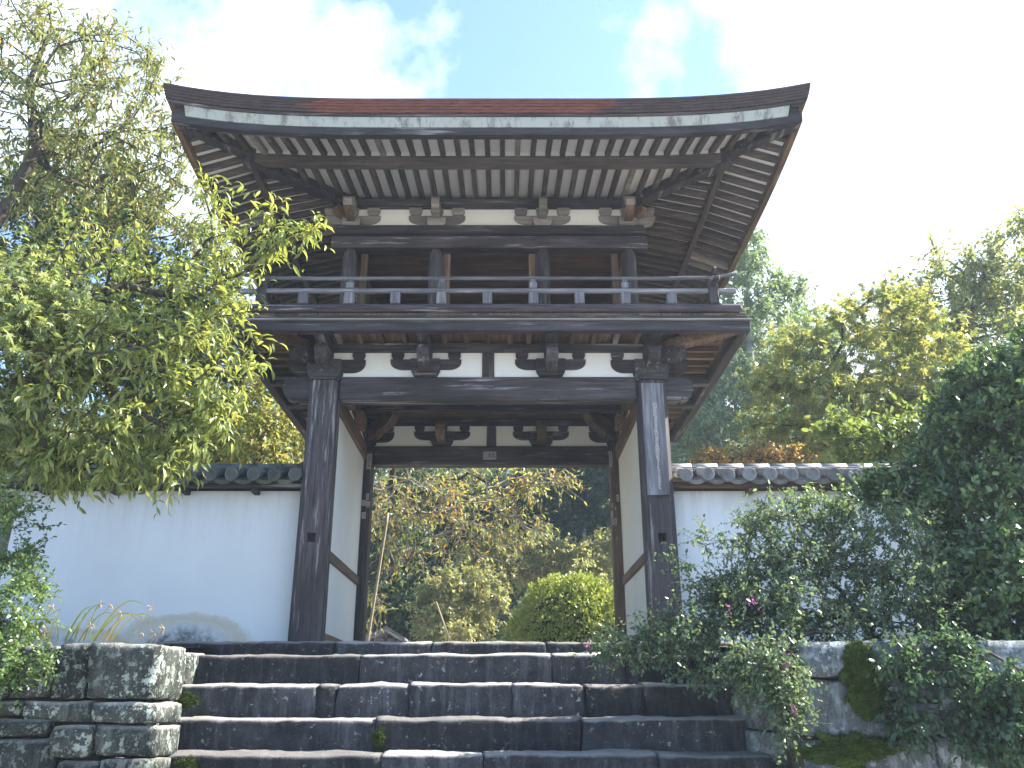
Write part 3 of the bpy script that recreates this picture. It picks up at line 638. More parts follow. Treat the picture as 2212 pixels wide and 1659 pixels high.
# eaves: sides 0 front, 1 right, 2 back, 3 left
VY, VX_, LIFT = 2.15, 1.76, .215; CY = (UY0 + UY1) / 2; HB = (UY1 - UY0) / 2
sides = [(UA, VY, VX_, lambda u, v: (u, UY0 - v)), (HB, VX_, VY, lambda u, v: (UA + v, CY + u)), (UA, VY, VX_, lambda u, v: (-u, UY1 + v)), (HB, VX_, VY, lambda u, v: (-UA - v, CY - u))]
def epoint(k, u, s_, z):
    a, v, vp, f = sides[k]; c = max(0., (a + vp - abs(u)) / vp); lift = LIFT * max(0., 1 - c / 1.5) ** 3 * min(1, max(0, s_)) 
    x, y = f(u, s_ * v); return Vector((x, y, z + lift))
def strip(k, prof_, name, mat, parent=gate, n=36, closed=False, smooth=False, short=0.):
    a, v, vp, f = sides[k]; V = []; m = len(prof_)
    for i in range(n + 1):
        t = -1 + 2 * i / n; t = math.copysign(abs(t) ** .8, t)
        for s_, z in prof_: V.append(epoint(k, t * (a + s_ * vp - short), s_, z))
    F = []
    for i in range(n):
        for j in range(m if closed else m - 1): F.append((i * m + j, i * m + (j + 1) % m, (i + 1) * m + (j + 1) % m, (i + 1) * m + j))
    if closed: F += [tuple(range(m)), tuple(range(n * m, n * m + m))]
    return MB().add(V, F).build(name, mat, parent, smooth)
for k in range(4):
    vv = sides[k][1]; q = 2.15 / vv
    W1 = WX if k in (0, 2) else BY
    strip(k, [(1.0, 6.245), (1.0, 6.215), (.9965, 6.214), (.9965, 6.185), (.993, 6.184), (.993, 6.155), (.989, 6.154), (.988, 6.122), (.984, 6.121), (.982, 6.090), (.93, 6.100), (.93, 6.245)], 'bark_eave', BARK, closed=True)
    strip(k, [(.985, 6.118), (.974, 6.060), (.94, 6.06), (.94, 6.11)] if False else [(.974, 6.086), (.972, 6.058), (.94, 6.058), (.94, 6.086)], 'drip_board', W1, closed=True)
    strip(k, [(.966, 6.075), (.952, 5.945), (.93, 5.945), (.94, 6.075)], 'eave_board', PALEBOARD, closed=True, short=.17)
    strip(k, [(.947, 5.965), (.945, 5.858), (.905, 5.858), (.905, 5.965)], 'eave_beam', W1, closed=True)
    strip(k, [(.590, 6.125), (.588, 6.000), (.545, 6.000), (.548, 6.125)], 'rafter_beam', RX if k in (0, 2) else RY, closed=True)
    strip(k, [(.93, 5.958), (.59, 6.185), (.59, 6.215), (.93, 5.988)], 'upper_soffit', SOF, closed=True)
    strip(k, [(.585, 6.122), (.585, 6.21), (.575, 6.21), (.575, 6.122)], 'filler_board', SOF, closed=True)
    strip(k, [(.935, 5.97), (.928, 5.97), (.928, 6.09), (.935, 6.09)], 'backing_board', W1, closed=True)
    strip(k, [(.56, 6.120), (.0, 6.345), (.0, 6.375), (.56, 6.150)], 'lower_soffit', SOF, closed=True)
    a, v, vp, f = sides[k]; half = a + vp
    mat = RY if k in (0, 2) else RX
    nr = int(half / .176)
    for i in range(-nr, nr + 1):
        u = i * .176 + random.uniform(-.006, .006)
        if abs(u) > half - .1: continue
        sc = (abs(u) - a) / vp
        for (s0, s1, z0, z1, nm, wd, hh) in ((0.0, .585, 6.345, 6.112, 'rafter', .060, .075), (.57, .925, 6.19, 5.958, 'flying_rafter', .058, .072)):
            ss = max(s0, sc + .03)
            if ss > s1 - .04: continue
            zz = z0 + (z1 - z0) * (ss - s0) / (s1 - s0)
            p0 = epoint(k, u, ss, zz - hh / 2 + .002); p1 = epoint(k, u, s1, z1 - hh / 2 + .002)
            MB().beam(p0, p1, wd, hh, .004).build(nm, PALE if random.random() < .04 else mat, gate)
    # hip rafter in two tiers at the corner after side k
    a2 = sides[k][0]
    c0 = epoint(k, a, 0, 6.26); c1 = epoint(k, a + .60 * vp, .60, 6.035); MB().beam(c0, c1, .13, .18, .012).build('hip_rafter', WY, gate)
    c0 = epoint(k, a + .52 * vp, .52, 6.15); c1 = epoint(k, a + .905 * vp, .905, 5.915); MB().beam(c0, c1, .12, .15, .012).build('hip_rafter', WY, gate)
# bark roof surface up to the ridge
rings_, tt_ = [], [0, .25, .5, .75, 1., 1.5, 2., 2.6, 3.24]
n = 28; V = []; F = []
HX, HY = UA + VX_, HB + VY
for t in tt_:
    zz = 6.245 + .35 * t + .12 * t * t; loop = []
    for k in range(4):
        a, v, vp, f = sides[k]
        for i in range(n):
            u = -1 + 2 * i / n; P_ = epoint(k, u * (a + vp), 1, zz); fx = max(0, 1 - t / 2.2) ** 2
            x = math.copysign(max(0, abs(P_.x) - t * (abs(P_.x) / HX if abs(P_.x) < HX - 1e-4 else 1)), P_.x) if abs(P_.x) > 1e-6 else 0
            yr = P_.y - CY; y = yr * (HY - t) / HY; x = P_.x * (HX - t) / HX
            loop.append((x, CY + y, zz + (P_.z - zz) * fx))
    V += loop
m = 4 * n
for j in range(len(tt_) - 1):
    for i in range(m): F.append((j * m + i, j * m + (i + 1) % m, (j + 1) * m + (i + 1) % m, (j + 1) * m + i))
F.append(tuple(range((len(tt_) - 1) * m, len(tt_) * m)))
MB().add(V, F).build('bark_roof', BARK, gate, True)
BX_('ridge', WX, gate, -.9, .9, CY - .16, CY + .16, 8.35, 8.55, b=.03)

# paper slips pasted on the rear pillars and the rear head beam
def slip(px0, py0, px1, py1, Y, parent, mat=PAPER, marks=0, rot=0):
    a = at(px0, py0, Y); b = at(px1, py1, Y); cx = (a.x + b.x) / 2; cz = (a.z + b.z) / 2; w_ = abs(b.x - a.x) / 2; h_ = abs(a.z - b.z) / 2
    o = MB().box(-w_, w_, -.0015, .0015, -h_, h_).build('paper_slip', mat); o.location = (cx, Y, cz); o.rotation_euler = (0, rot, 0)
    o.parent = parent; o.matrix_parent_inverse = world_of(parent).inverted()
    for i in range(marks):
        mb = MB(); zc = h_ * (.75 - 1.5 * (i + .5) / marks)
        for q in range(5):
            x0 = random.uniform(-.6, .2) * w_; x1 = x0 + random.uniform(.3, .7) * w_; z0 = zc + random.uniform(-.4, .4) * h_ / marks
            if q % 2: mb.box(x0, x0 + .12 * w_, -.003, -.002 - .0002 * q, z0 - .35 * h_ / marks, z0 + .35 * h_ / marks)
            else: mb.box(x0, x1, -.003, -.002 - .0002 * q, z0, z0 + .1 * h_ / marks)
        g = mb.build('brush_mark', INK); g.location = (cx, Y, cz); g.parent = o; g.matrix_parent_inverse = world_of(o).inverted(); g.rotation_euler = (0, rot, 0)
yp = YB - .175
def L5(x, y): return (1350 + x / 4.147) / 1.794, (1700 + y / 4.147) / 1.794
def L6(x, y): return (2300 + x / 3.687) / 1.794, (1700 + y / 3.687) / 1.794
for (x0, y0, x1, y1, mk) in ((302, 240, 368, 490, 3), (215, 985, 282, 1080, 0), (290, 1003, 342, 1105, 0), (287, 880, 332, 985, 2), (215, 1180, 275, 1285, 2)):
    slip(*L5(x0, y0), *L5(x1, y1), yp, pil[2], marks=mk)
for (x0, y0, x1, y1, mk, r_) in ((215, 180, 275, 405, 4, 0), (325, 800, 370, 900, 2, -.05), (262, 920, 286, 990, 0, 0), (245, 1035, 284, 1125, 0, .03), (272, 1150, 296, 1232, 0, 0), (300, 1135, 336, 1240, 2, 0), (308, 970, 326, 1020, 0, .1), (330, 1400, 343, 1448, 0, 0)):
    slip(*L6(x0, y0), *L6(x1, y1), yp, pil[3], marks=mk, rot=r_)
hb = [o for o in gate.children if o.name.startswith('head_beam')][1]
slip((1800 + 800 / 11.06) / 1.794, (1700 + 545 / 11.06) / 1.794, (1800 + 1365 / 11.06) / 1.794, (1700 + 900 / 11.06) / 1.794, YB - .128, hb, marks=0)
_pl = MB()
for cx_, k_ in ((-.022, 0), (.026, 1)):
    for q in range(4): _pl.box(cx_ - .016, cx_ + .016, YB - .1335, YB - .1325 - .0001 * q, 3.485 + q * .014, 3.490 + q * .014)
    _pl.box(cx_ - .003, cx_ + .003, YB - .1345, YB - .1338, 3.478, 3.54)
_pl.build('brush_mark', INK, hb)

# ------------------------------------------------------------------ plastered walls with tiled caps
def cyl_mesh(name, L, r0, n=14, half=False, mat=None):
    mb = MB(); mb.tube([(0, 0, 0), (0, L, 0)], r0, n); me = bpy.data.meshes.new(name); me.from_pydata(mb.v, [], mb.f); me.materials.append(mat)
    for p_ in me.polygons: p_.use_smooth = len(p_.vertices) == 4
    return me
def disc_mesh(mat):
    mb = MB(); prof_ = [(0, .045), (0, .0), (.0, -.002), (.058, -.002), (.058, -.010), (.073, -.010), (.075, 0.), (.075, .03), (.066, .045)]
    n = 18; V = []; F = []
    pr = [(.0005, -.001), (.050, -.001), (.052, -.009), (.072, -.010), (.075, -.004), (.075, .035), (.06, .045), (.0005, .045)]
    for r_, y in pr: V += [(r_ * math.cos(2 * math.pi * i / n), y, r_ * math.sin(2 * math.pi * i / n)) for i in range(n)]
    for j in range(len(pr) - 1): F += [(j * n + i, j * n + (i + 1) % n, (j + 1) * n + (i + 1) % n, (j + 1) * n + i) for i in range(n)]
    # small comma relief and dots on the face
    mb.add(V, F)
    for a_ in range(3):
        t0 = a_ * 2.09
        for j in range(4):
            t = t0 + j * .35; rr = .014 + .004 * j; s_ = .010 - .002 * j
            x, z = rr * math.cos(t), rr * math.sin(t); mb.box(x - s_, x + s_, -.007, 0, z - s_, z + s_)
    for a_ in range(12):
        x, z = .042 * math.cos(a_ * .5236), .042 * math.sin(a_ * .5236); mb.box(x - .0035, x + .0035, -.006, 0, z - .0035, z + .0035)
    me = bpy.data.meshes.new('round_end_tile'); me.from_pydata(mb.v, [], mb.f); me.materials.append(mat); 
    bm = bmesh.new(); bm.from_mesh(me); bmesh.ops.recalc_face_normals(bm, faces=bm.faces); bm.to_mesh(me); bm.free(); return me
def pan_mesh(w_, L, mat):
    V = []; F = []; n = 7
    for y, dz in ((0, 0), (L, 0)):
        for top in (0, 1):
            for i in range(n):
                t = -1 + 2 * i / (n - 1); V.append((t * w_ / 2, y, .035 * t * t - .035 + top * .02 + dz))
    def id_(r_, i): return r_ * n + i
    for i in range(n - 1):
        F += [(id_(0, i), id_(0, i + 1), id_(1, i + 1), id_(1, i)), (id_(2, i), id_(3, i), id_(3, i + 1), id_(2, i + 1)), (id_(0, i), id_(2, i), id_(2, i + 1), id_(0, i + 1)), (id_(1, i), id_(1, i + 1), id_(3, i + 1), id_(3, i))]
    # hanging curved lip at the eave
    b_ = len(V)
    for i in range(n):
        t = -1 + 2 * i / (n - 1); V.append((t * w_ / 2, -.008, .035 * t * t - .035 - .03)); 
    for i in range(n):
        t = -1 + 2 * i / (n - 1); V.append((t * w_ / 2, -.008, .035 * t * t - .035 + .02))
    for i in range(n - 1): F.append((b_ + i, b_ + i + 1, b_ + n + i + 1, b_ + n + i))
    me = bpy.data.meshes.new('pan_tile'); me.from_pydata(V, [], F); me.materials.append(mat); return me
def inst(name, me, parent, loc, rot=(0, 0, 0)):
    o = bpy.data.objects.new(name, me); o.location = loc; o.rotation_euler = rot; COL.objects.link(o)
    o.parent = parent; o.matrix_parent_inverse = world_of(parent).inverted(); return o
def garden_wall(x0, x1, label, tm, woodm, pm, seed, ph):
    wl = thing('plastered_wall', label, 'wall', ((x0 + x1) / 2, 9.9, .5)); r_ = random.Random(seed)
    lft = x0 < 0
    mb = MB(); bb = .035; vs = [(x0 - (bb if lft else 0), 9.70, .3), (x1 + (0 if lft else bb), 9.70, .3), (x1 + (0 if lft else bb), 10.14, .3), (x0 - (bb if lft else 0), 10.14, .3), (x0, 9.735, 2.345), (x1, 9.735, 2.345), (x1, 10.105, 2.345), (x0, 10.105, 2.345)]
    mb.add(vs, [(0, 1, 2, 3), (4, 7, 6, 5), (0, 4, 5, 1), (1, 5, 6, 2), (2, 6, 7, 3), (3, 7, 4, 0)]); mb.build('wall_body', pm, wl)
    xa, xb = (x0 - .14, x1) if lft else (x0, x1 + .14)
    for yy, sg in ((9.60, -1), (10.24, 1)): BX_('eave_beam', woodm, wl, xa, xb, yy - .035, yy + .035, 2.348, 2.398, b=.006)
    BX_('eave_board', woodm, wl, xa, xb, 9.49, 10.35, 2.400, 2.422, b=.003)
    k = 0; x = (x1 - .58) if lft else (x0 + .93)
    while x0 < x < x1:
        BX_('eave_bracket', woodm, wl, x - .035, x + .035, 9.585, 9.76, 2.295, 2.347, b=.008); x += -.80 if lft else .80
    pitch = .2366; cm = cyl_mesh('cover_tile', .48, .062, 14, mat=tm); dm = disc_mesh(tm); pmh = pan_mesh(.20, .50, tm)
    sl = .30
    x = ph
    while x > xa + .05: x -= pitch
    x += pitch
    while x < xb - .02:
        for yy, sg, rz in ((9.425, 1, 0), (10.415, -1, math.pi)):
            jz = r_.uniform(-.006, .006); jx = r_.uniform(-.006, .006)
            inst('cover_tile', cm, wl, (x + jx, yy + sg * .02, 2.472 + jz), (sl * sg * (1 if rz == 0 else -1), 0, rz))
            inst('round_end_tile', dm, wl, (x + jx, yy, 2.462 + jz), (.10 if rz == 0 else .10, 0, rz + r_.uniform(-.04, .04)))
            if x + pitch < xb: inst('pan_tile', pmh, wl, (x + pitch / 2, yy + sg * .065, 2.430), (sl, 0, rz))
        x += pitch
    zc = 2.585
    for j in range(3):
        xx = xa + .03; w_ = .15 - .022 * j
        while xx < xb - .02:
            L = min(.30, xb - xx); BX_('ridge_tile', tm, wl, xx + .003, xx + L - .003, 9.92 - w_, 9.92 + w_, zc + j * .026, zc + .022 + j * .026 + r_.uniform(-.001, .002), b=.006); xx += L
    xx = xa + .03
    while xx < xb - .02:
        L = min(.305, xb - xx); mb = MB(); mb.tube([(xx + .003, 9.92, 2.652), (xx + L - .003, 9.92, 2.652)], [.066, .070], 14); o = mb.build('ridge_cap_tile', tm, wl, True); xx += L
        for p_ in o.data.polygons: p_.use_smooth = len(p_.vertices) == 4
    if lft:  # upturned ornament at the far end
        p0 = Vector((xa, 9.92, 2.63)); mb = MB(); mb.prism([(0, -.10), (.10, -.12), (.14, .0), (.10, .13), (.02, .16), (-.03, .08), (-.07, .10), (-.05, -.02)], lambda a, b: (xa + a - .02, 9.80, 2.62 + b), lambda a, b: (xa + a - .02, 10.04, 2.62 + b)); mb.build('ridge_end_ornament', tm, wl)
    return wl
WDK, WBR = WX, BX
garden_wall(-5.36, -2.06, 'white plastered garden wall with dark mossy tiles left of the gate', TILE_D, WDK, PLW, 3, at(539 + 6, 1032, 9.42).x)
garden_wall(2.06, 9.5, 'white plastered garden wall with pale grey tiles right of the gate', TILE_L, WBR, plaster('wall_plaster_right', (.76, .78, .80), (7.5, 5.2)), 4, at(1484, 1032, 9.42).x)

# ------------------------------------------------------------------ foliage tools
LEAF = {
 'long': (np.array([(0, 0, 0), (.28, .115, .05), (.28, 0, .01), (.28, -.115, .05), (.62, .125, .0), (.62, 0, -.05), (.62, -.125, .0), (.98, 0, -.30)]),
          np.array([(0, 2, 1), (0, 3, 2), (1, 2, 5), (1, 5, 4), (2, 3, 6), (2, 6, 5), (4, 5, 7), (5, 6, 7)])),
 'oval': (np.array([(0, 0, 0), (.3, .26, .04), (.3, -.26, .04), (.75, .24, .02), (.75, -.24, .02), (1, 0, -.06), (.5, 0, -.03)]),
          np.array([(0, 6, 1), (0, 2, 6), (1, 6, 3), (2, 4, 6), (3, 6, 5), (4, 5, 6)])),
 'fold': (np.array([(0, 0, 0), (.5, .22, .07), (.5, -.22, .07), (1, 0, -.08)]), np.array([(0, 3, 1), (0, 2, 3)])),
 'small': (np.array([(0, 0, 0), (.55, .3, .05), (.55, -.3, .05), (1, 0, -.1)]), np.array([(0, 3, 1), (0, 2, 3)])),
}
mv = [(0, 0, 0)]; 
for k_ in range(7):
    a_ = R(-126 + 42 * k_); L_ = (.45, .7, .92, 1., .92, .7, .45)[k_]
    mv.append((L_ * math.cos(a_), L_ * math.sin(a_), -.12 * L_))
    if k_ < 6: a2_ = R(-105 + 42 * k_); mv.append((.36 * math.cos(a2_), .36 * math.sin(a2_), .02))
LEAF['maple'] = (np.array(mv), np.array([(0, i, i + 1) for i in range(1, 13)]))
def norm(a): return a / np.maximum(1e-9, np.linalg.norm(a, axis=1, keepdims=True))
def leaf_basis(D, Nn):
    D = norm(D); Sd = norm(np.cross(Nn, D)); Nn = np.cross(D, Sd); return D, Sd, Nn
def leaf_mass(name, shape, P, D, Nn, L, mat, parent):
    T, F = LEAF[shape]; D, Sd, Nn = leaf_basis(D, Nn); n = len(P)
    V = P[:, None, :] + L[:, None, None] * (T[None, :, 0, None] * D[:, None, :] + T[None, :, 1, None] * Sd[:, None, :] + T[None, :, 2, None] * Nn[:, None, :])
    FF = (F[None, :, :] + (np.arange(n) * len(T))[:, None, None]).reshape(-1, 3)
    me = mesh_np(name, V.reshape(-1, 3), FF); me.materials.append(mat)
    o = link(bpy.data.objects.new(name, me), parent); o['kind'] = 'stuff'; return o
def leaf_objects(shape, P, D, Nn, L, mat, parent, name='leaf'):
    T, F = LEAF[shape]; me = bpy.data.meshes.new(name); me.from_pydata([tuple(t) for t in T], [], [tuple(int(i) for i in f) for f in F]); me.materials.append(mat)
    D, Sd, Nn = leaf_basis(D, Nn); inv = world_of(parent).inverted()
    for i in range(len(P)):
        o = bpy.data.objects.new(name, me); d, s_, n_, l = D[i], Sd[i], Nn[i], L[i]
        o.parent = parent; o.matrix_parent_inverse = inv
        o.matrix_basis = Matrix(((d[0] * l, s_[0] * l, n_[0] * l, P[i][0]), (d[1] * l, s_[1] * l, n_[1] * l, P[i][1]), (d[2] * l, s_[2] * l, n_[2] * l, P[i][2]), (0, 0, 0, 1)))
        COL.objects.link(o)
def frustums(P0, P1, R0, R1, n):
    d = norm(P1 - P0); ref = np.where(np.abs(d[:, 2:3]) < .9, np.array([[0, 0, 1.]]), np.array([[1., 0, 0]])); a = norm(np.cross(d, ref)); b = np.cross(d, a)
    th = np.arange(n) * 2 * math.pi / n; c = np.cos(th)[None, :, None]; s_ = np.sin(th)[None, :, None]
    o = a[:, None, :] * c + b[:, None, :] * s_
    V = np.concatenate([P0[:, None, :] + o * R0[:, None, None], P1[:, None, :] + o * R1[:, None, None]], axis=1)
    k = np.arange(n); Fq = np.stack([k, (k + 1) % n, n + (k + 1) % n, n + k], axis=1)
    F = (Fq[None] + (np.arange(len(P0)) * 2 * n)[:, None, None]).reshape(-1, 4); return V.reshape(-1, 3), F
def stick_mesh(name, P0, P1, R0, R1, n, mat, parent, stuff=False):
    if len(P0) == 0: return None
    V, F = frustums(P0, P1, R0, R1, n); me = mesh_np(name, V, F); me.materials.append(mat); me.polygons.foreach_set('use_smooth', [True] * len(me.polygons))
    o = link(bpy.data.objects.new(name, me), parent)
    if stuff: o['kind'] = 'stuff'
    return o
def grow(trunk, r_base, anchors, rg, step=.3, rise=.12, tip=.006, pw=.48):
    nodes = []; par = []; plen = []
    tp = [np.array(t) for t in trunk]
    for i in range(len(tp) - 1):
        k = max(1, int(np.linalg.norm(tp[i + 1] - tp[i]) / step))
        for j in range(k): nodes.append(tp[i] + (tp[i + 1] - tp[i]) * j / k); par.append(len(nodes) - 2)
    nodes.append(tp[-1]); par.append(len(nodes) - 2)
    nt_n = len(nodes); plen = [0.] * nt_n; low = max(1, nt_n // 3)
    A = anchors[np.argsort(np.min(np.linalg.norm(anchors[:, None] - np.array(nodes)[None, low:], axis=2), axis=1))]
    cap = 40000; NA = np.zeros((cap, 3)); NA[:nt_n] = np.array(nodes); PLn = np.zeros(cap); cnt = nt_n; PAR = list(par); leafn = []
    for a in A:
        dd = np.linalg.norm(NA[low:cnt] - a, axis=1) + .30 * PLn[low:cnt] + .35 * np.maximum(0, NA[low:cnt, 2] - a[2]); j = low + int(np.argmin(dd)); p0 = NA[j].copy(); d = np.linalg.norm(a - p0)
        k = max(1, int(d / step)); mid = (p0 + a) / 2 + np.array([0, 0, rise * d]) + rg.normal(0, .07 * d, 3); prev = j
        for q in range(1, k + 1):
            t = q / k; pt = (1 - t) ** 2 * p0 + 2 * t * (1 - t) * mid + t * t * a
            if cnt >= cap: break
            NA[cnt] = pt; PAR.append(prev); PLn[cnt] = PLn[prev] + np.linalg.norm(pt - NA[prev]); prev = cnt; cnt += 1
        leafn.append(prev)
    num = np.zeros(cnt); num[leafn] = 1
    for i in range(cnt - 1, 0, -1):
        if PAR[i] >= 0: num[PAR[i]] += num[i]
    rad = tip * np.maximum(1, num) ** pw
    s_ = r_base / max(rad[0], 1e-6)
    rad[:nt_n] = np.maximum(rad[:nt_n], r_base * (1 - .75 * np.arange(nt_n) / nt_n)); rad = np.minimum(rad, r_base)
    ci = np.arange(1, cnt); pi = np.array(PAR[1:cnt]); return NA[:cnt], rad, ci, pi, A
def blob(px, py, Y, rx, ry, dY, n, rg, shell=.0):
    "n points in an ellipsoid whose centre and size are given as the photo shows them"
    c = at(px, py, Y); ex = abs(at(px + rx, py, Y).x - c.x); ez = abs(at(px, py - ry, Y).z - c.z)
    v = rg.normal(size=(n, 3)); v = norm(v) * (rg.random((n, 1)) ** (1 / 3) * (1 - shell) + shell); return np.array(c) + v * np.array([ex, dY, ez])
def tree(name, label, cat, trunk, r_base, blobs, rg, shape, leaf_cols, leafL, twigs=4, per=7, twl=.35, droop=.5, group=None, barkm=TRUNK, objs=0, trans=.45, step=.3, rise=.12, up=.15,
         rough=.38, spec=.5, spread=.8, tip=.005, twr=.0025, tboost=1.5, crown='crown', nsides=6, twigmat=None):
    base = Vector(trunk[0]); t = thing(name, label, cat, base, group)
    A = np.concatenate([blob(*b, rg) for b in blobs]); NA, rad, ci, pi, A = grow(trunk, r_base, A, rg, step, rise, tip)
    thick = rad[ci] > max(.02, r_base * .16)
    stick_mesh('trunk', NA[pi][thick], NA[ci][thick], rad[pi][thick], rad[ci][thick], 9, barkm, t)
    th = ~thick
    r0 = np.minimum(rad[pi][th], rad[ci][th] * 1.6)
    P0, P1, R0, R1 = [NA[pi][th]], [NA[ci][th]], [r0], [rad[ci][th]]
    # twigs
    n = len(A); cen = A.mean(axis=0); o_ = np.repeat(A, twigs, axis=0); m = len(o_)
    out = norm(o_ - cen); d = norm(out * .5 + rg.normal(size=(m, 3)) * spread + np.array([0, 0, up])); L = twl * rg.uniform(.6, 1.3, m)
    sag = np.array([0, 0, -1.]) * (droop * .25)
    def tw(tt): return o_ + d * (L * tt)[:, None] + sag * (L * tt * tt)[:, None]
    K = 3
    for k in range(K):
        P0.append(tw(np.full(m, k / K))); P1.append(tw(np.full(m, (k + 1) / K))); R0.append(np.full(m, twr * (1.2 - .25 * k))); R1.append(np.full(m, twr * (1 - .25 * k)))
    stick_mesh('twigs', np.concatenate(P0), np.concatenate(P1), np.concatenate(R0), np.concatenate(R1), 4, twigmat or barkm, t, True)
    t_ = np.tile((np.arange(per) + .6) / per, m) + rg.uniform(-.05, .05, m * per); oi = np.repeat(np.arange(m), per)
    Pp = o_[oi] + d[oi] * (L[oi] * t_)[:, None] + sag * (L[oi] * t_ * t_)[:, None]
    rnd = rg.normal(size=(len(Pp), 3)); D = norm(d[oi] * .55 + norm(rnd) * .75 + np.array([0, 0, -droop])); Nn = norm(rg.normal(size=(len(Pp), 3)) * .55 + np.array([0, 0, 1.]) + .3 * out[oi])
    LL = leafL * rg.uniform(.6, 1.25, len(Pp))
    if objs:
        dist = np.linalg.norm(Pp - np.array([CAMX, 0, 0]), axis=1) / LL
        vis = (Pp[:, 1] > 1) & (np.abs((Pp[:, 0] - CAMX) / Pp[:, 1]) < .62)
        dist = np.where(vis, dist, 1e9); idx = np.argsort(dist)[:objs]; mask = np.zeros(len(Pp), bool); mask[idx] = True
        leaf_objects(shape, Pp[mask], D[mask], Nn[mask], LL[mask], leafmat(name + '_leaf_single', leaf_cols, 'object', trans, rough, spec, tboost), t)
        Pp, D, Nn, LL = Pp[~mask], D[~mask], Nn[~mask], LL[~mask]
    leaf_mass(crown, shape, Pp, D, Nn, LL, leafmat(name + '_leaf', leaf_cols, 'island', trans, rough, spec, tboost), t)
    return t
def V3(*a): return tuple(at(*a))

# ------------------------------------------------------------------ vegetation
YG = [(.13, .175, .045), (.18, .23, .06), (.24, .28, .075), (.33, .35, .11), (.15, .20, .05)]
DG = [(.03, .055, .02), (.05, .08, .03), (.07, .10, .035), (.045, .07, .03)]
AUT = [(.22, .27, .06), (.30, .33, .08), (.36, .34, .09), (.26, .30, .07), (.55, .24, .05), (.24, .30, .07), (.32, .34, .09)]
GRN = [(.17, .22, .06), (.23, .27, .08), (.28, .29, .09), (.36, .27, .08), (.16, .21, .05), (.20, .25, .07)]
MAP = [(.20, .24, .10), (.26, .28, .12), (.31, .29, .13), (.17, .22, .09), (.33, .27, .13)]
BLG = [(.11, .18, .10), (.15, .22, .12), (.21, .26, .13), (.12, .19, .11)]
rg = np.random.default_rng(11)
# left: broad tree behind the wall whose boughs hang over wall and gate
tree('broadleaf_tree', 'bright long-leaved broadleaf tree at left, boughs reaching over the wall tiles and eave', 'tree',
     [(-5.6, 7.4, .42), (-5.5, 7.3, 1.6), (-5.2, 7.2, 2.6), (-4.8, 7.0, 3.3)], .11,
     [(300, 820, 6.9, 190, 130, .7, 60), (430, 720, 6.9, 120, 110, .6, 26), (230, 600, 7.0, 200, 90, .7, 40), (330, 950, 6.8, 150, 55, .5, 24), (250, 1010, 6.8, 80, 22, .3, 8), (350, 1000, 6.8, 50, 24, .3, 5),
      (490, 570, 6.9, 70, 50, .4, 12), (590, 545, 6.7, 60, 30, .25, 7), (645, 505, 6.6, 35, 16, .15, 3), (590, 475, 6.6, 30, 14, .2, 2), (470, 470, 6.9, 40, 40, .4, 6), (130, 900, 6.8, 170, 120, .7, 52), (130, 980, 6.8, 150, 40, .4, 18), (470, 930, 6.9, 70, 50, .4, 9), (60, 720, 6.8, 130, 120, .7, 30), (480, 850, 6.9, 70, 60, .4, 8)],
     rg, 'long', YG, .104, twigs=5, per=6, twl=.27, droop=.42, objs=300, rise=.05, step=.2, twr=.002)
tree('cherry_tree', 'thin leaved cherry tree at the top left, sky showing through its boughs', 'tree',
     [(-7.2, 9.4, .5), (-6.8, 9.3, 3.0), V3(75, 330, 9.2), V3(62, 180, 9.2), V3(110, 60, 9.2)], .10,
     [(130, 230, 9.3, 220, 130, 1.3, 90), (250, 330, 9.6, 150, 120, 1.2, 66), (60, 60, 9.2, 150, 90, 1.2, 26), (230, 110, 9.4, 110, 50, 1., 12), (330, 150, 9.4, 40, 60, .4, 6), (400, 240, 9.8, 60, 60, .8, 12), (330, 420, 10, 130, 90, 1., 30), (60, 420, 9.8, 120, 130, 1.2, 34)],
     rg, 'long', [(.13, .17, .06), (.17, .21, .07), (.21, .22, .09), (.16, .21, .06), (.28, .19, .08)], .108, twigs=5, per=8, twl=.38, droop=.55, objs=120)
tree('maple_tree', 'pale green maple with star-shaped leaves at the left edge', 'tree',
     [(-5.0, 6.9, .42), (-4.9, 6.9, 1.6), (-4.7, 6.8, 2.6)], .06,
     [(40, 760, 6.5, 120, 110, .5, 46), (130, 700, 6.6, 90, 60, .4, 20), (10, 900, 6.6, 70, 90, .4, 20), (0, 640, 6.6, 70, 60, .4, 12)],
     rg, 'maple', [(.23, .28, .12), (.29, .34, .16), (.19, .25, .08), (.37, .40, .24)], .066, twigs=5, per=8, twl=.26, droop=.45, objs=250, tboost=1.4, rough=.3)
tree('evergreen_tree', 'dark evergreen standing just behind the left wall', 'tree',
     [(-5.55, 12.2, .5), V3(284, 900, 12.2), V3(278, 700, 12.2), V3(262, 560, 12.2), V3(190, 470, 12.2), V3(186, 330, 12.2)], .17,
     [(100, 560, 12.8, 260, 160, 1.6, 80), (240, 640, 12.8, 180, 130, 1.4, 50), (180, 430, 12.6, 160, 90, 1.2, 30), (330, 780, 12.8, 180, 130, 1.4, 50), (400, 600, 12.8, 90, 60, 1, 14)], rg, 'fold', DG, .13, twigs=8, per=14, twl=.5, droop=.2)
tree('autumn_tree', 'yellowing tree behind the left wall close to the gate pillar', 'tree',
     [(-4.9, 17, .5), (-4.9, 17, 3), (-4.7, 17, 6)], .16,
     [(560, 880, 17, 150, 130, 1.6, 100), (450, 950, 17, 200, 80, 1.5, 120), (520, 740, 17.5, 120, 70, 1.4, 46), (200, 960, 18, 260, 90, 1.5, 80)], rg, 'fold', GRN, .13, twigs=7, per=12, twl=.45, droop=.35)
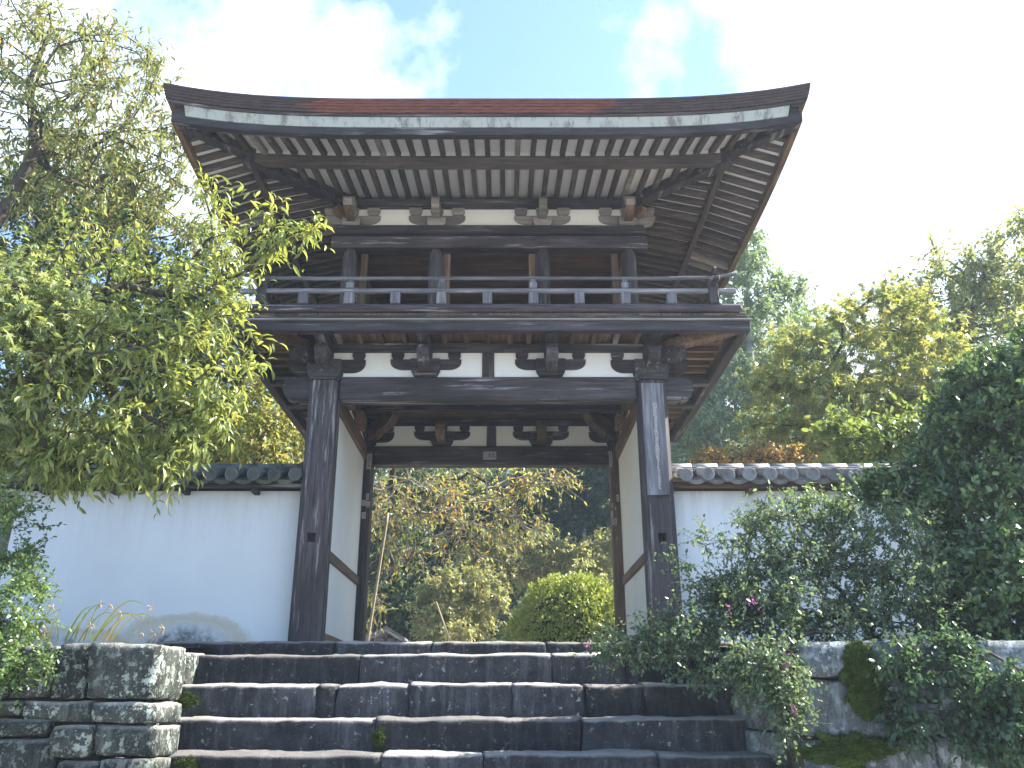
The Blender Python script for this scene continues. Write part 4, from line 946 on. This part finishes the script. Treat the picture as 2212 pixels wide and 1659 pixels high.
tree('leafy_shrub', 'small leaved shrub spilling over the retaining wall at the left edge', 'shrub',
     [(-4.4, 6.7, .42), (-4.3, 6.6, .9), (-4.2, 6.6, 1.5)], .03,
     [(10, 1160, 6.6, 70, 110, .35, 34), (20, 1330, 6.3, 70, 110, .3, 34), (60, 1250, 6.4, 40, 50, .2, 10), (20, 1460, 6.1, 50, 60, .15, 14), (80, 1420, 6.1, 30, 25, .1, 4), (-60, 1250, 6.6, 80, 200, .4, 30)],
     rg, 'oval', [(.10, .17, .05), (.14, .22, .06), (.08, .14, .05), (.16, .24, .08)], .035, twigs=6, per=9, twl=.16, droop=.3, objs=0, step=.12, tip=.002, twr=.0015)
for mo, pr_, cy_ in MOSSES:
    q = np.array([tuple(v_.co) for v_ in mo.data.vertices]); nn = np.array([tuple(v_.normal) for v_ in mo.data.vertices]); q, nn = q[nn[:, 1] < .2], nn[nn[:, 1] < .2]
    q = np.repeat(q, 3, 0) + rg.normal(0, .006, (len(q) * 3, 3)); nn = np.repeat(nn, 3, 0)
    leaf_mass('moss_fronds', 'small', q, norm(nn + rg.normal(size=q.shape) * .7 + np.array([0, -.3, .3])), norm(rg.normal(size=q.shape)), rg.uniform(.008, .016, len(q)), MOSS, pr_)
# right side
tree('tall_tree', 'tall ragged blue-green tree beyond the right wall against white sky', 'tree',
     [V3(1632, 1100, 24), V3(1628, 900, 24), V3(1615, 700, 24), V3(1612, 530, 24)], .22,
     [(1612, 560, 24, 50, 50, .9, 26), (1625, 640, 24, 70, 50, 1.1, 34), (1690, 628, 24, 50, 14, .5, 8), (1640, 730, 24, 95, 60, 1.5, 50), (1620, 830, 24, 120, 70, 1.7, 70), (1600, 930, 24, 140, 80, 1.8, 80)],
     rg, 'fold', BLG, .17, twigs=7, per=12, twl=.55, droop=.3, barkm=TRUNKP)
tree('broad_evergreen', 'dense green tree with pale trunk right behind the gate pillar', 'tree',
     [V3(1512, 1100, 27), V3(1508, 900, 27), V3(1500, 760, 27)], .20,
     [(1500, 860, 26.5, 90, 90, 1.8, 80), (1560, 950, 26, 120, 60, 1.8, 60), (1720, 780, 28, 90, 90, 2, 80), (1780, 900, 28, 130, 90, 2, 90)],
     rg, 'fold', BLG, .2, twigs=7, per=12, twl=.6, droop=.3, barkm=TRUNKP)
tree('maple_tree', 'yellow tinged maple arching above the right wall', 'tree',
     [(6.6, 14, .5), V3(1900, 1000, 14), V3(1860, 900, 14), V3(1800, 820, 13.8)], .12,
     [(1790, 770, 13.5, 110, 45, 1.0, 26), (1900, 700, 13.8, 90, 50, 1., 22), (1760, 850, 13.5, 120, 30, .9, 22), (1940, 830, 13.8, 120, 60, 1., 34), (1660, 820, 13.2, 60, 22, .4, 8), (1850, 950, 13.2, 110, 36, .8, 26), (1700, 915, 13.2, 70, 26, .4, 10), (2000, 760, 14, 90, 70, 1., 24), (1830, 690, 13.6, 30, 30, .3, 3)],
     rg, 'maple', [(.20, .25, .08), (.29, .31, .10), (.36, .34, .11), (.16, .21, .08), (.13, .18, .07)], .10, twigs=6, per=9, twl=.50, droop=.35, objs=120)
tree('cherry_tree', 'tall sparse tree rising over the maple at the right edge', 'tree',
     [(9.2, 16.5, .5), V3(2060, 1000, 16.5), V3(2050, 850, 16.5), V3(2090, 700, 16.3), V3(2130, 580, 16.3)], .14,
     [(2080, 640, 16.3, 100, 80, 1.2, 46), (2170, 600, 16.3, 90, 70, 1.2, 40), (2000, 720, 16.3, 110, 60, 1., 40), (2130, 760, 16, 150, 80, 1.2, 70), (2190, 520, 16.3, 50, 50, .8, 10), (1980, 640, 16.3, 70, 40, .8, 8), (2010, 560, 16.3, 25, 30, .3, 2), (2000, 850, 15.5, 120, 80, 1., 50), (1960, 930, 14.5, 110, 60, 1., 40)],
     rg, 'fold', [(.13, .18, .07), (.18, .23, .08), (.24, .26, .09), (.28, .26, .09), (.15, .20, .07)], .14, twigs=6, per=10, twl=.5, droop=.35)
tree('evergreen_shrub', 'big dense dark evergreen shrub filling the right edge', 'shrub',
     [(4.9, 7.6, .42), (4.9, 7.6, 1.4), (4.9, 7.6, 2.4)], .08,
     [(2200, 1000, 7.6, 190, 230, .9, 230), (2110, 1140, 7.4, 120, 120, .6, 80), (2210, 1380, 7.0, 160, 230, .6, 190), (2260, 800, 7.6, 140, 90, .7, 80), (2150, 900, 7.5, 120, 110, .6, 80), (1980, 1060, 7.8, 90, 60, .4, 30), (1900, 1070, 8.0, 80, 30, .3, 16), (2100, 1300, 7.3, 90, 90, .4, 50), (2180, 1560, 6.3, 90, 110, .3, 70)],
     rg, 'oval', [(.045, .085, .05), (.065, .115, .055), (.09, .15, .065), (.17, .25, .08), (.07, .125, .055)], .06, twigs=8, per=10, twl=.19, droop=.05, objs=0, step=.2, up=.4, tip=.003, trans=.25)
rg2 = np.random.default_rng(5)
tree('bush_clover', 'arching bush clover with round leaves and a few magenta flowers on the right wall', 'shrub',
     [(3.05, 7.1, .42), (3.05, 7.08, .5), (3.05, 7.05, .6)], .03,
     [(1700, 1200, 7.0, 120, 90, .4, 66), (1880, 1160, 7.0, 130, 100, .5, 76), (1760, 1100, 7.0, 90, 40, .4, 26), (1620, 1300, 6.8, 110, 70, .4, 50), (1500, 1360, 6.7, 90, 45, .35, 36), (1400, 1395, 6.7, 90, 25, .25, 26), (1310, 1395, 6.8, 45, 20, .15, 8),
      (1760, 1330, 6.7, 140, 70, .4, 60), (1950, 1300, 6.8, 140, 90, .4, 70), (1560, 1290, 6.8, 80, 50, .3, 24), (1640, 1430, 6.2, 80, 50, .25, 34), (1700, 1480, 6.0, 30, 110, .12, 30), (1560, 1440, 6.5, 80, 30, .2, 16), (1640, 1110, 6.9, 60, 35, .3, 10), (1530, 1170, 6.8, 50, 20, .2, 4), (1480, 1215, 6.8, 40, 20, .2, 3)],
     rg2, 'oval', [(.075, .12, .075), (.10, .155, .09), (.14, .20, .11), (.085, .135, .085), (.19, .25, .11)], .037, twigs=6, per=9, twl=.20, droop=.25, objs=300, step=.1, rise=.35, tip=.0016, twr=.0014, up=-.1, rough=.35)
tree('trailing_vine', 'leafy stems trailing down the shaded stone wall at lower right', 'plant',
     [(4.1, 6.5, .42), (4.1, 6.2, .45), (4.1, 6.1, .3)], .02,
     [(1960, 1440, 6.0, 50, 60, .1, 20), (1970, 1540, 6.0, 50, 60, .1, 20), (2080, 1450, 6.0, 60, 70, .12, 26), (2110, 1570, 6.0, 60, 80, .12, 26), (2190, 1520, 5.9, 50, 110, .15, 40), (2020, 1390, 6.2, 90, 20, .1, 20)],
     rg2, 'oval', [(.04, .085, .045), (.06, .11, .055), (.05, .10, .05)], .042, twigs=5, per=7, twl=.14, droop=.5, objs=0, step=.1, tip=.0014, twr=.0014, up=-.4)
tree('garden_shrub', 'bright broad leaved shrub just behind the right wall', 'shrub',
     [(5.2, 11.4, .5), (5.2, 11.4, 1.8), (5.1, 11.4, 2.8)], .05,
     [(1900, 970, 11, 100, 50, .5, 60), (1820, 930, 11, 50, 30, .4, 16), (2000, 940, 11, 70, 50, .5, 36)], rg2, 'oval', [(.15, .20, .06), (.20, .26, .08), (.12, .17, .05)], .10, twigs=5, per=7, twl=.25, droop=.2, tboost=1.4)
tree('grey_shrub', 'small grey-green shrub peeping over the right wall tiles', 'shrub',
     [(4.9, 14.6, .5), (4.9, 14.6, 2.5), V3(1690, 985, 14.6)], .05,
     [(1695, 965, 14.6, 75, 30, .6, 50), (1620, 975, 14.6, 40, 20, .5, 16)], rg2, 'small', [(.13, .16, .12), (.18, .21, .16), (.10, .13, .09)], .05, twigs=6, per=12, twl=.25, droop=.1)
tree('flowering_shrub', 'low orange-brown shrub top showing over the right wall', 'shrub',
     [(3.2, 12.6, .5), (3.3, 12.6, 2.), V3(1640, 995, 12.6)], .04,
     [(1660, 990, 12.6, 90, 14, .4, 34), (1540, 998, 12.6, 60, 10, .4, 14)], rg2, 'small', [(.25, .15, .05), (.32, .20, .08), (.2, .18, .06)], .06, twigs=6, per=9, twl=.16, droop=.1)
# through the gate
tree('cherry_tree', 'autumn cherry seen through the gate, orange leaves and bare pale twigs', 'tree',
     [(-5.4, 16.5, .4), (-5.0, 16.4, 2.2), (-4.6, 16.3, 3.4), (-3.9, 16.2, 4.3), (-3.0, 16.1, 4.75), (-1.9, 16.0, 4.75)], .15,
     [(900, 1080, 16, 110, 60, .7, 30), (1020, 1075, 15.8, 120, 60, .7, 30), (1130, 1045, 15.6, 80, 28, .5, 14), (1200, 1030, 15.5, 35, 20, .3, 6), (1120, 1135, 15.6, 60, 25, .3, 8), (840, 1140, 16, 40, 60, .5, 8), (890, 1210, 16, 80, 40, .4, 8), (820, 1290, 16, 20, 40, .3, 4), (1000, 1165, 15.8, 90, 40, .5, 12), (700, 1050, 16.5, 120, 80, .9, 20)],
     rg2, 'long', AUT, .115, twigs=6, per=3, twl=.5, droop=.5, objs=200, barkm=TRUNK, twigmat=TRUNKP, spread=.7, tip=.006, twr=.005)
tree('olive_maple', 'pale olive maple behind the clipped bush seen through the gate', 'tree',
     [(-.6, 21, .4), (-.5, 21, 1.6), (-.3, 21, 2.8)], .10,
     [(1010, 1290, 21, 100, 70, 1., 80), (1100, 1210, 22, 110, 55, 1., 70), (1240, 1230, 22, 90, 55, 1., 60), (980, 1350, 20.5, 80, 40, .8, 50), (1290, 1190, 22, 40, 40, .8, 20), (1180, 1180, 22, 30, 30, .6, 10)],
     rg2, 'small', MAP, .10, twigs=7, per=13, twl=.4, droop=.2, twigmat=TRUNKP, twr=.004)
tree('dark_evergreen', 'dark blue-green evergreen filling the gate opening upper right', 'tree',
     [(3.2, 29, .8), (3.2, 29, 5), (3.3, 29, 9)], .25,
     [(1230, 1060, 28, 150, 80, 2, 110), (1260, 1160, 28, 130, 60, 2, 80), (1130, 1150, 29, 110, 90, 2, 80), (1320, 1020, 28, 120, 100, 2, 70)], rg2, 'fold', [(.015, .05, .035), (.03, .075, .05), (.045, .10, .06)], .17, twigs=7, per=13, twl=.6, droop=.3)
tree('shade_tree', 'deep green tree behind the bare cherry twigs in the gate opening', 'tree',
     [(-4.5, 27, .6), (-4.5, 27, 4), (-4.4, 27, 7)], .25,
     [(880, 1060, 27, 150, 90, 2, 100), (850, 1200, 26, 130, 90, 2, 110), (860, 1320, 25, 90, 60, 1.2, 70), (1000, 1120, 28, 120, 90, 2, 80)], rg2, 'fold', [(.02, .045, .02), (.035, .07, .03), (.05, .09, .035), (.09, .12, .04)], .17, twigs=7, per=13, twl=.6, droop=.3)

# clipped round bush
cb = thing('clipped_bush', 'round clipped light green bush beyond the gate floor', 'shrub', (.75, 17.3, .5))
c = at(1215, 1410, 17.3); c.z = .9; rx = abs(at(1340, 1380, 17.3).x - at(1085, 1380, 17.3).x) / 2; c.x = (at(1350, 1380, 17.3).x + at(1085, 1380, 17.3).x) / 2 + .22; rx += .22; rz = at(1215, 1243, 17.3).z - c.z
nL = 21000; v = norm(rg2.normal(size=(nL, 3))); v[:, 2] = np.abs(v[:, 2]) * 1.0 - .12; v = norm(v)
bump_ = np.array([1 + .09 * noise.noise(Vector(q) * 3.) + .06 * noise.noise(Vector(q) * 11) for q in v]); rr = (1 - .16 * rg2.random(nL) ** 1.6) * bump_
P = np.array(c) + v * rr[:, None] * np.array([rx, rx * .9, rz])
leaf_mass('foliage', 'small', P, norm(v * .8 + rg2.normal(size=(nL, 3)) * .7 + np.array([0, 0, .3])), norm(v + rg2.normal(size=(nL, 3)) * .6), rg2.uniform(.05, .09, nL), leafmat('clipped_bush_leaf', [(.16, .20, .04), (.23, .28, .06), (.30, .35, .08), (.13, .17, .04)], trans=.35), cb)
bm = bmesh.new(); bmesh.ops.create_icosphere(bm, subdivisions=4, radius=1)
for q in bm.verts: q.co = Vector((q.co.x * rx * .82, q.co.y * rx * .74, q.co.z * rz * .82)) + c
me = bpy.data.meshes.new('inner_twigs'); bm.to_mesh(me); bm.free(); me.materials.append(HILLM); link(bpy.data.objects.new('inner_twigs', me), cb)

# far wood on the hillside, read as one mass
def forest():
    rf = np.random.default_rng(21); Ps, Ns = [], []
    for k in range(330):
        x = rf.uniform(-60, 60); y = rf.uniform(30, 74); h = rf.uniform(4, 7.5); r_ = rf.uniform(2.2, 3.6); z0 = hill(x, y)
        n_ = 620 if abs((x - .2) / y) < .65 else 60
        v = norm(rf.normal(size=(n_, 3))); v[:, 2] = np.abs(v[:, 2]) * 1.2 - .3; v = norm(v)
        b_ = np.array([1 + .3 * noise.noise(Vector(q) * 2.5 + Vector((k, 0, 0))) for q in v])
        Ps.append(np.array([x, y, z0 + h * .45]) + v * b_[:, None] * np.array([r_, r_, h * .55])); Ns.append(v)
    P = np.concatenate(Ps); Nn = np.concatenate(Ns); n_ = len(P)
    o = leaf_mass('hillside_wood', 'small', P, norm(rf.normal(size=(n_, 3)) + np.array([0, 0, -.3])), norm(Nn + rf.normal(size=(n_, 3)) * .5), rf.uniform(.25, .5, n_), leafmat('far_leaf', [(.03, .06, .025), (.05, .09, .035), (.08, .12, .04), (.12, .13, .05), (.04, .08, .035)]), None)
    o['label'] = 'distant mixed green wood covering the hillside behind the gate'; o['category'] = 'wood'
forest()

# iris-like clump with seed heads on the left wall top
ir = thing('dry_iris_clump', 'arching grassy stems with dry seed heads on top of the left stone wall', 'plant', tuple(at(180, 1384, 6.5)))
def blade(parent, pts, w0, mat, nm='blade'):
    mb = MB(); V = []; F = []; pts = [Vector(p_) for p_ in pts]
    for i, p_ in enumerate(pts):
        w_ = w0 * (1 - (i / (len(pts) - 1)) ** 2 * .92); d = (pts[min(i + 1, len(pts) - 1)] - pts[max(0, i - 1)]).normalized(); s_ = d.cross(Vector((0, 1, 0))).normalized()
        V += [p_ - s_ * w_, p_ + Vector((0, -.3 * w_, 0)), p_ + s_ * w_]
    for i in range(len(pts) - 1): F += [(i * 3, i * 3 + 1, i * 3 + 4, i * 3 + 3), (i * 3 + 1, i * 3 + 2, i * 3 + 5, i * 3 + 4)]
    return mb.add(V, F).build(nm, mat, parent, fix=False)
BL1 = leafmat('iris_blade', [(.07, .12, .04), (.14, .18, .06), (.24, .18, .09)], 'object'); BL2, nt_ = newmat('dry_stem'); finish(BL2, nt_, (.30, .22, .13), .8)
def arc(x0, y0, x1, y1, Y, bend=.35, n=9):
    a, b = at(x0, y0, Y), at(x1, y1, Y); o = []
    for i in range(n):
        t = i / (n - 1); p_ = a.lerp(b, t); up_ = math.sin(t * math.pi) * bend * abs(b.x - a.x); o.append(p_ + Vector((0, -.06 * t, up_)))
    return o
for q in [(95, 1384, 52, 1358), (45, 1375, 113, 1311), (140, 1384, 205, 1312), (150, 1384, 238, 1306), (180, 1384, 222, 1306), (200, 1384, 322, 1310), (205, 1384, 262, 1322), (160, 1384, 196, 1320), (240, 1384, 350, 1350), (200, 1386, 310, 1345), (230, 1386, 300, 1330), (125, 1386, 130, 1332), (200, 1386, 203, 1362), (215, 1386, 330, 1352), (100, 1386, 135, 1324), (170, 1386, 258, 1332), (85, 1386, 60, 1345), (110, 1388, 95, 1340)]:
    Y = 6.45 + random.uniform(-.15, .15); blade(ir, arc(*q, Y), random.uniform(.005, .009), BL1)
for hx, hy in ((113, 1311), (216, 1306), (238, 1306), (326, 1312), (262, 1325), (92, 1366), (350, 1352), (308, 1368), (330, 1366), (352, 1360), (196, 1350)):
    c_ = at(hx, hy, 6.42); mb = MB()
    for i in range(7):
        d = Vector((random.uniform(-1, 1), random.uniform(-.6, .6), random.uniform(-1.6, .5))).normalized() * random.uniform(.02, .045)
        mb.tube([c_, c_ + d * .6 + Vector((0, 0, .005)), c_ + d], [.0025, .004, .001], 4)
    mb.build('seed_head', BL2, ir)
    mb = MB(); mb.tube([c_, c_ + Vector((-.05, 0, -.09)), c_ + Vector((-.09, 0, -.18))], .0022, 4); mb.build('stem', BL2, ir)
# magenta flowers of the bush clover
FL, nt_ = newmat('magenta_petal'); finish(FL, nt_, (.35, .06, .22), .6)
bc = [o for o in COL.objects if o.name == 'bush_clover'][0]
for fx, fy, fY in ((1626, 1300, 6.4), (1634, 1304, 6.4), (1575, 1316, 6.3), (1700, 1425, 5.95), (1268, 1391, 6.6), (1712, 1530, 5.9)):
    c_ = at(fx, fy, fY - .1); mb = MB()
    for i in range(6):
        d = Vector((random.uniform(-1, 1), random.uniform(-1, 1), random.uniform(-1, 1))).normalized() * .013; p_ = c_ + Vector((random.uniform(-.02, .02), 0, random.uniform(-.03, .03)))
        s_ = d.cross(Vector((.3, .8, .2))).normalized() * .008; mb.add([p_, p_ + d + s_, p_ + d * 1.6, p_ + d - s_], [(0, 1, 2, 3)])
    mb.build('flower', FL, bc, fix=False)
# moss / small weeds in stair joints
for wx, wy, wY in ((500, 1555, 6.75), (620, 1475, 7.1), (1290, 1475, 7.1), (980, 1556, 6.78), (1460, 1620, 6.45)):
    pass

# bamboo props and the small roofed board beyond the gate
bp = thing('bamboo_pole', 'leaning dry bamboo prop under the cherry boughs', 'pole', tuple(at(793, 1385, 14)))
a, b = at(792, 1400, 14), at(838, 1108, 14); pts = [a.lerp(b, i / 12) for i in range(13)]
MB().tube(pts, .024, 10).build('cane', BAMBOO, bp, True)
for i in range(1, 12): MB().tube([pts[i] + (b - a).normalized() * -.008, pts[i] + (b - a).normalized() * .008], .028, 10).build('node_ring', BAMBOO, bp)
bp2 = thing('bamboo_pole', 'short thin cane leaning under the olive maple', 'pole', tuple(at(975, 1385, 18)))
MB().tube([at(978, 1400, 18), at(942, 1300, 18)], .016, 8).build('cane', BAMBOO, bp2, True)
hut = thing('roofed_noticeboard', 'little gabled wooden roof low in the gate opening at left', 'small shelter', tuple(at(832, 1390, 19)))
ap = at(834, 1357, 19); el = at(790, 1380, 19); er = at(872, 1381, 19)
for e, nm in ((el, 'roof_slope'), (er, 'roof_slope')):
    d = (e - ap) * 1.06; mb = MB()
    for i in range(1): mb.prism([(0, 0), (1, 0), (1, .05), (0, .05)], lambda a_, b_: ap + d * a_ + Vector((0, 0, b_)), lambda a_, b_: ap + d * a_ + Vector((0, 1.0, b_)))
    mb.build(nm, GX, hut)
    MB().beam(ap + Vector((0, -.02, -.04)), ap + d + Vector((0, -.02, -.04)), .04, .05).build('barge_board', GX, hut)
MB().box(ap.x - .03, ap.x + .03, 19, 19.06, .5, ap.z - .02).build('post', WZ, hut)
BX_('tie_beam', WX, hut, el.x + .1, er.x - .1, 19.0, 19.07, el.z - .05, el.z + .02)
for x in (el.x + .15, er.x - .15): MB().box(x - .03, x + .03, 19, 19.06, .4, el.z).build('post', WZ, hut)
BX_('back_board', WX, hut, el.x + .18, er.x - .18, 19.5, 19.53, .9, el.z - .05)

for o in COL.objects:
    if o.parent is None:
        n_ = o.name.split('.')[0]
        if n_ in ('plastered_wall',): o['group'] = 'plastered garden walls on both sides of the gate'
        if n_ == 'stone_retaining_wall': o['group'] = 'retaining walls on both sides of the steps'
        if n_ == 'bamboo_pole': o['group'] = 'bamboo props under the trees'
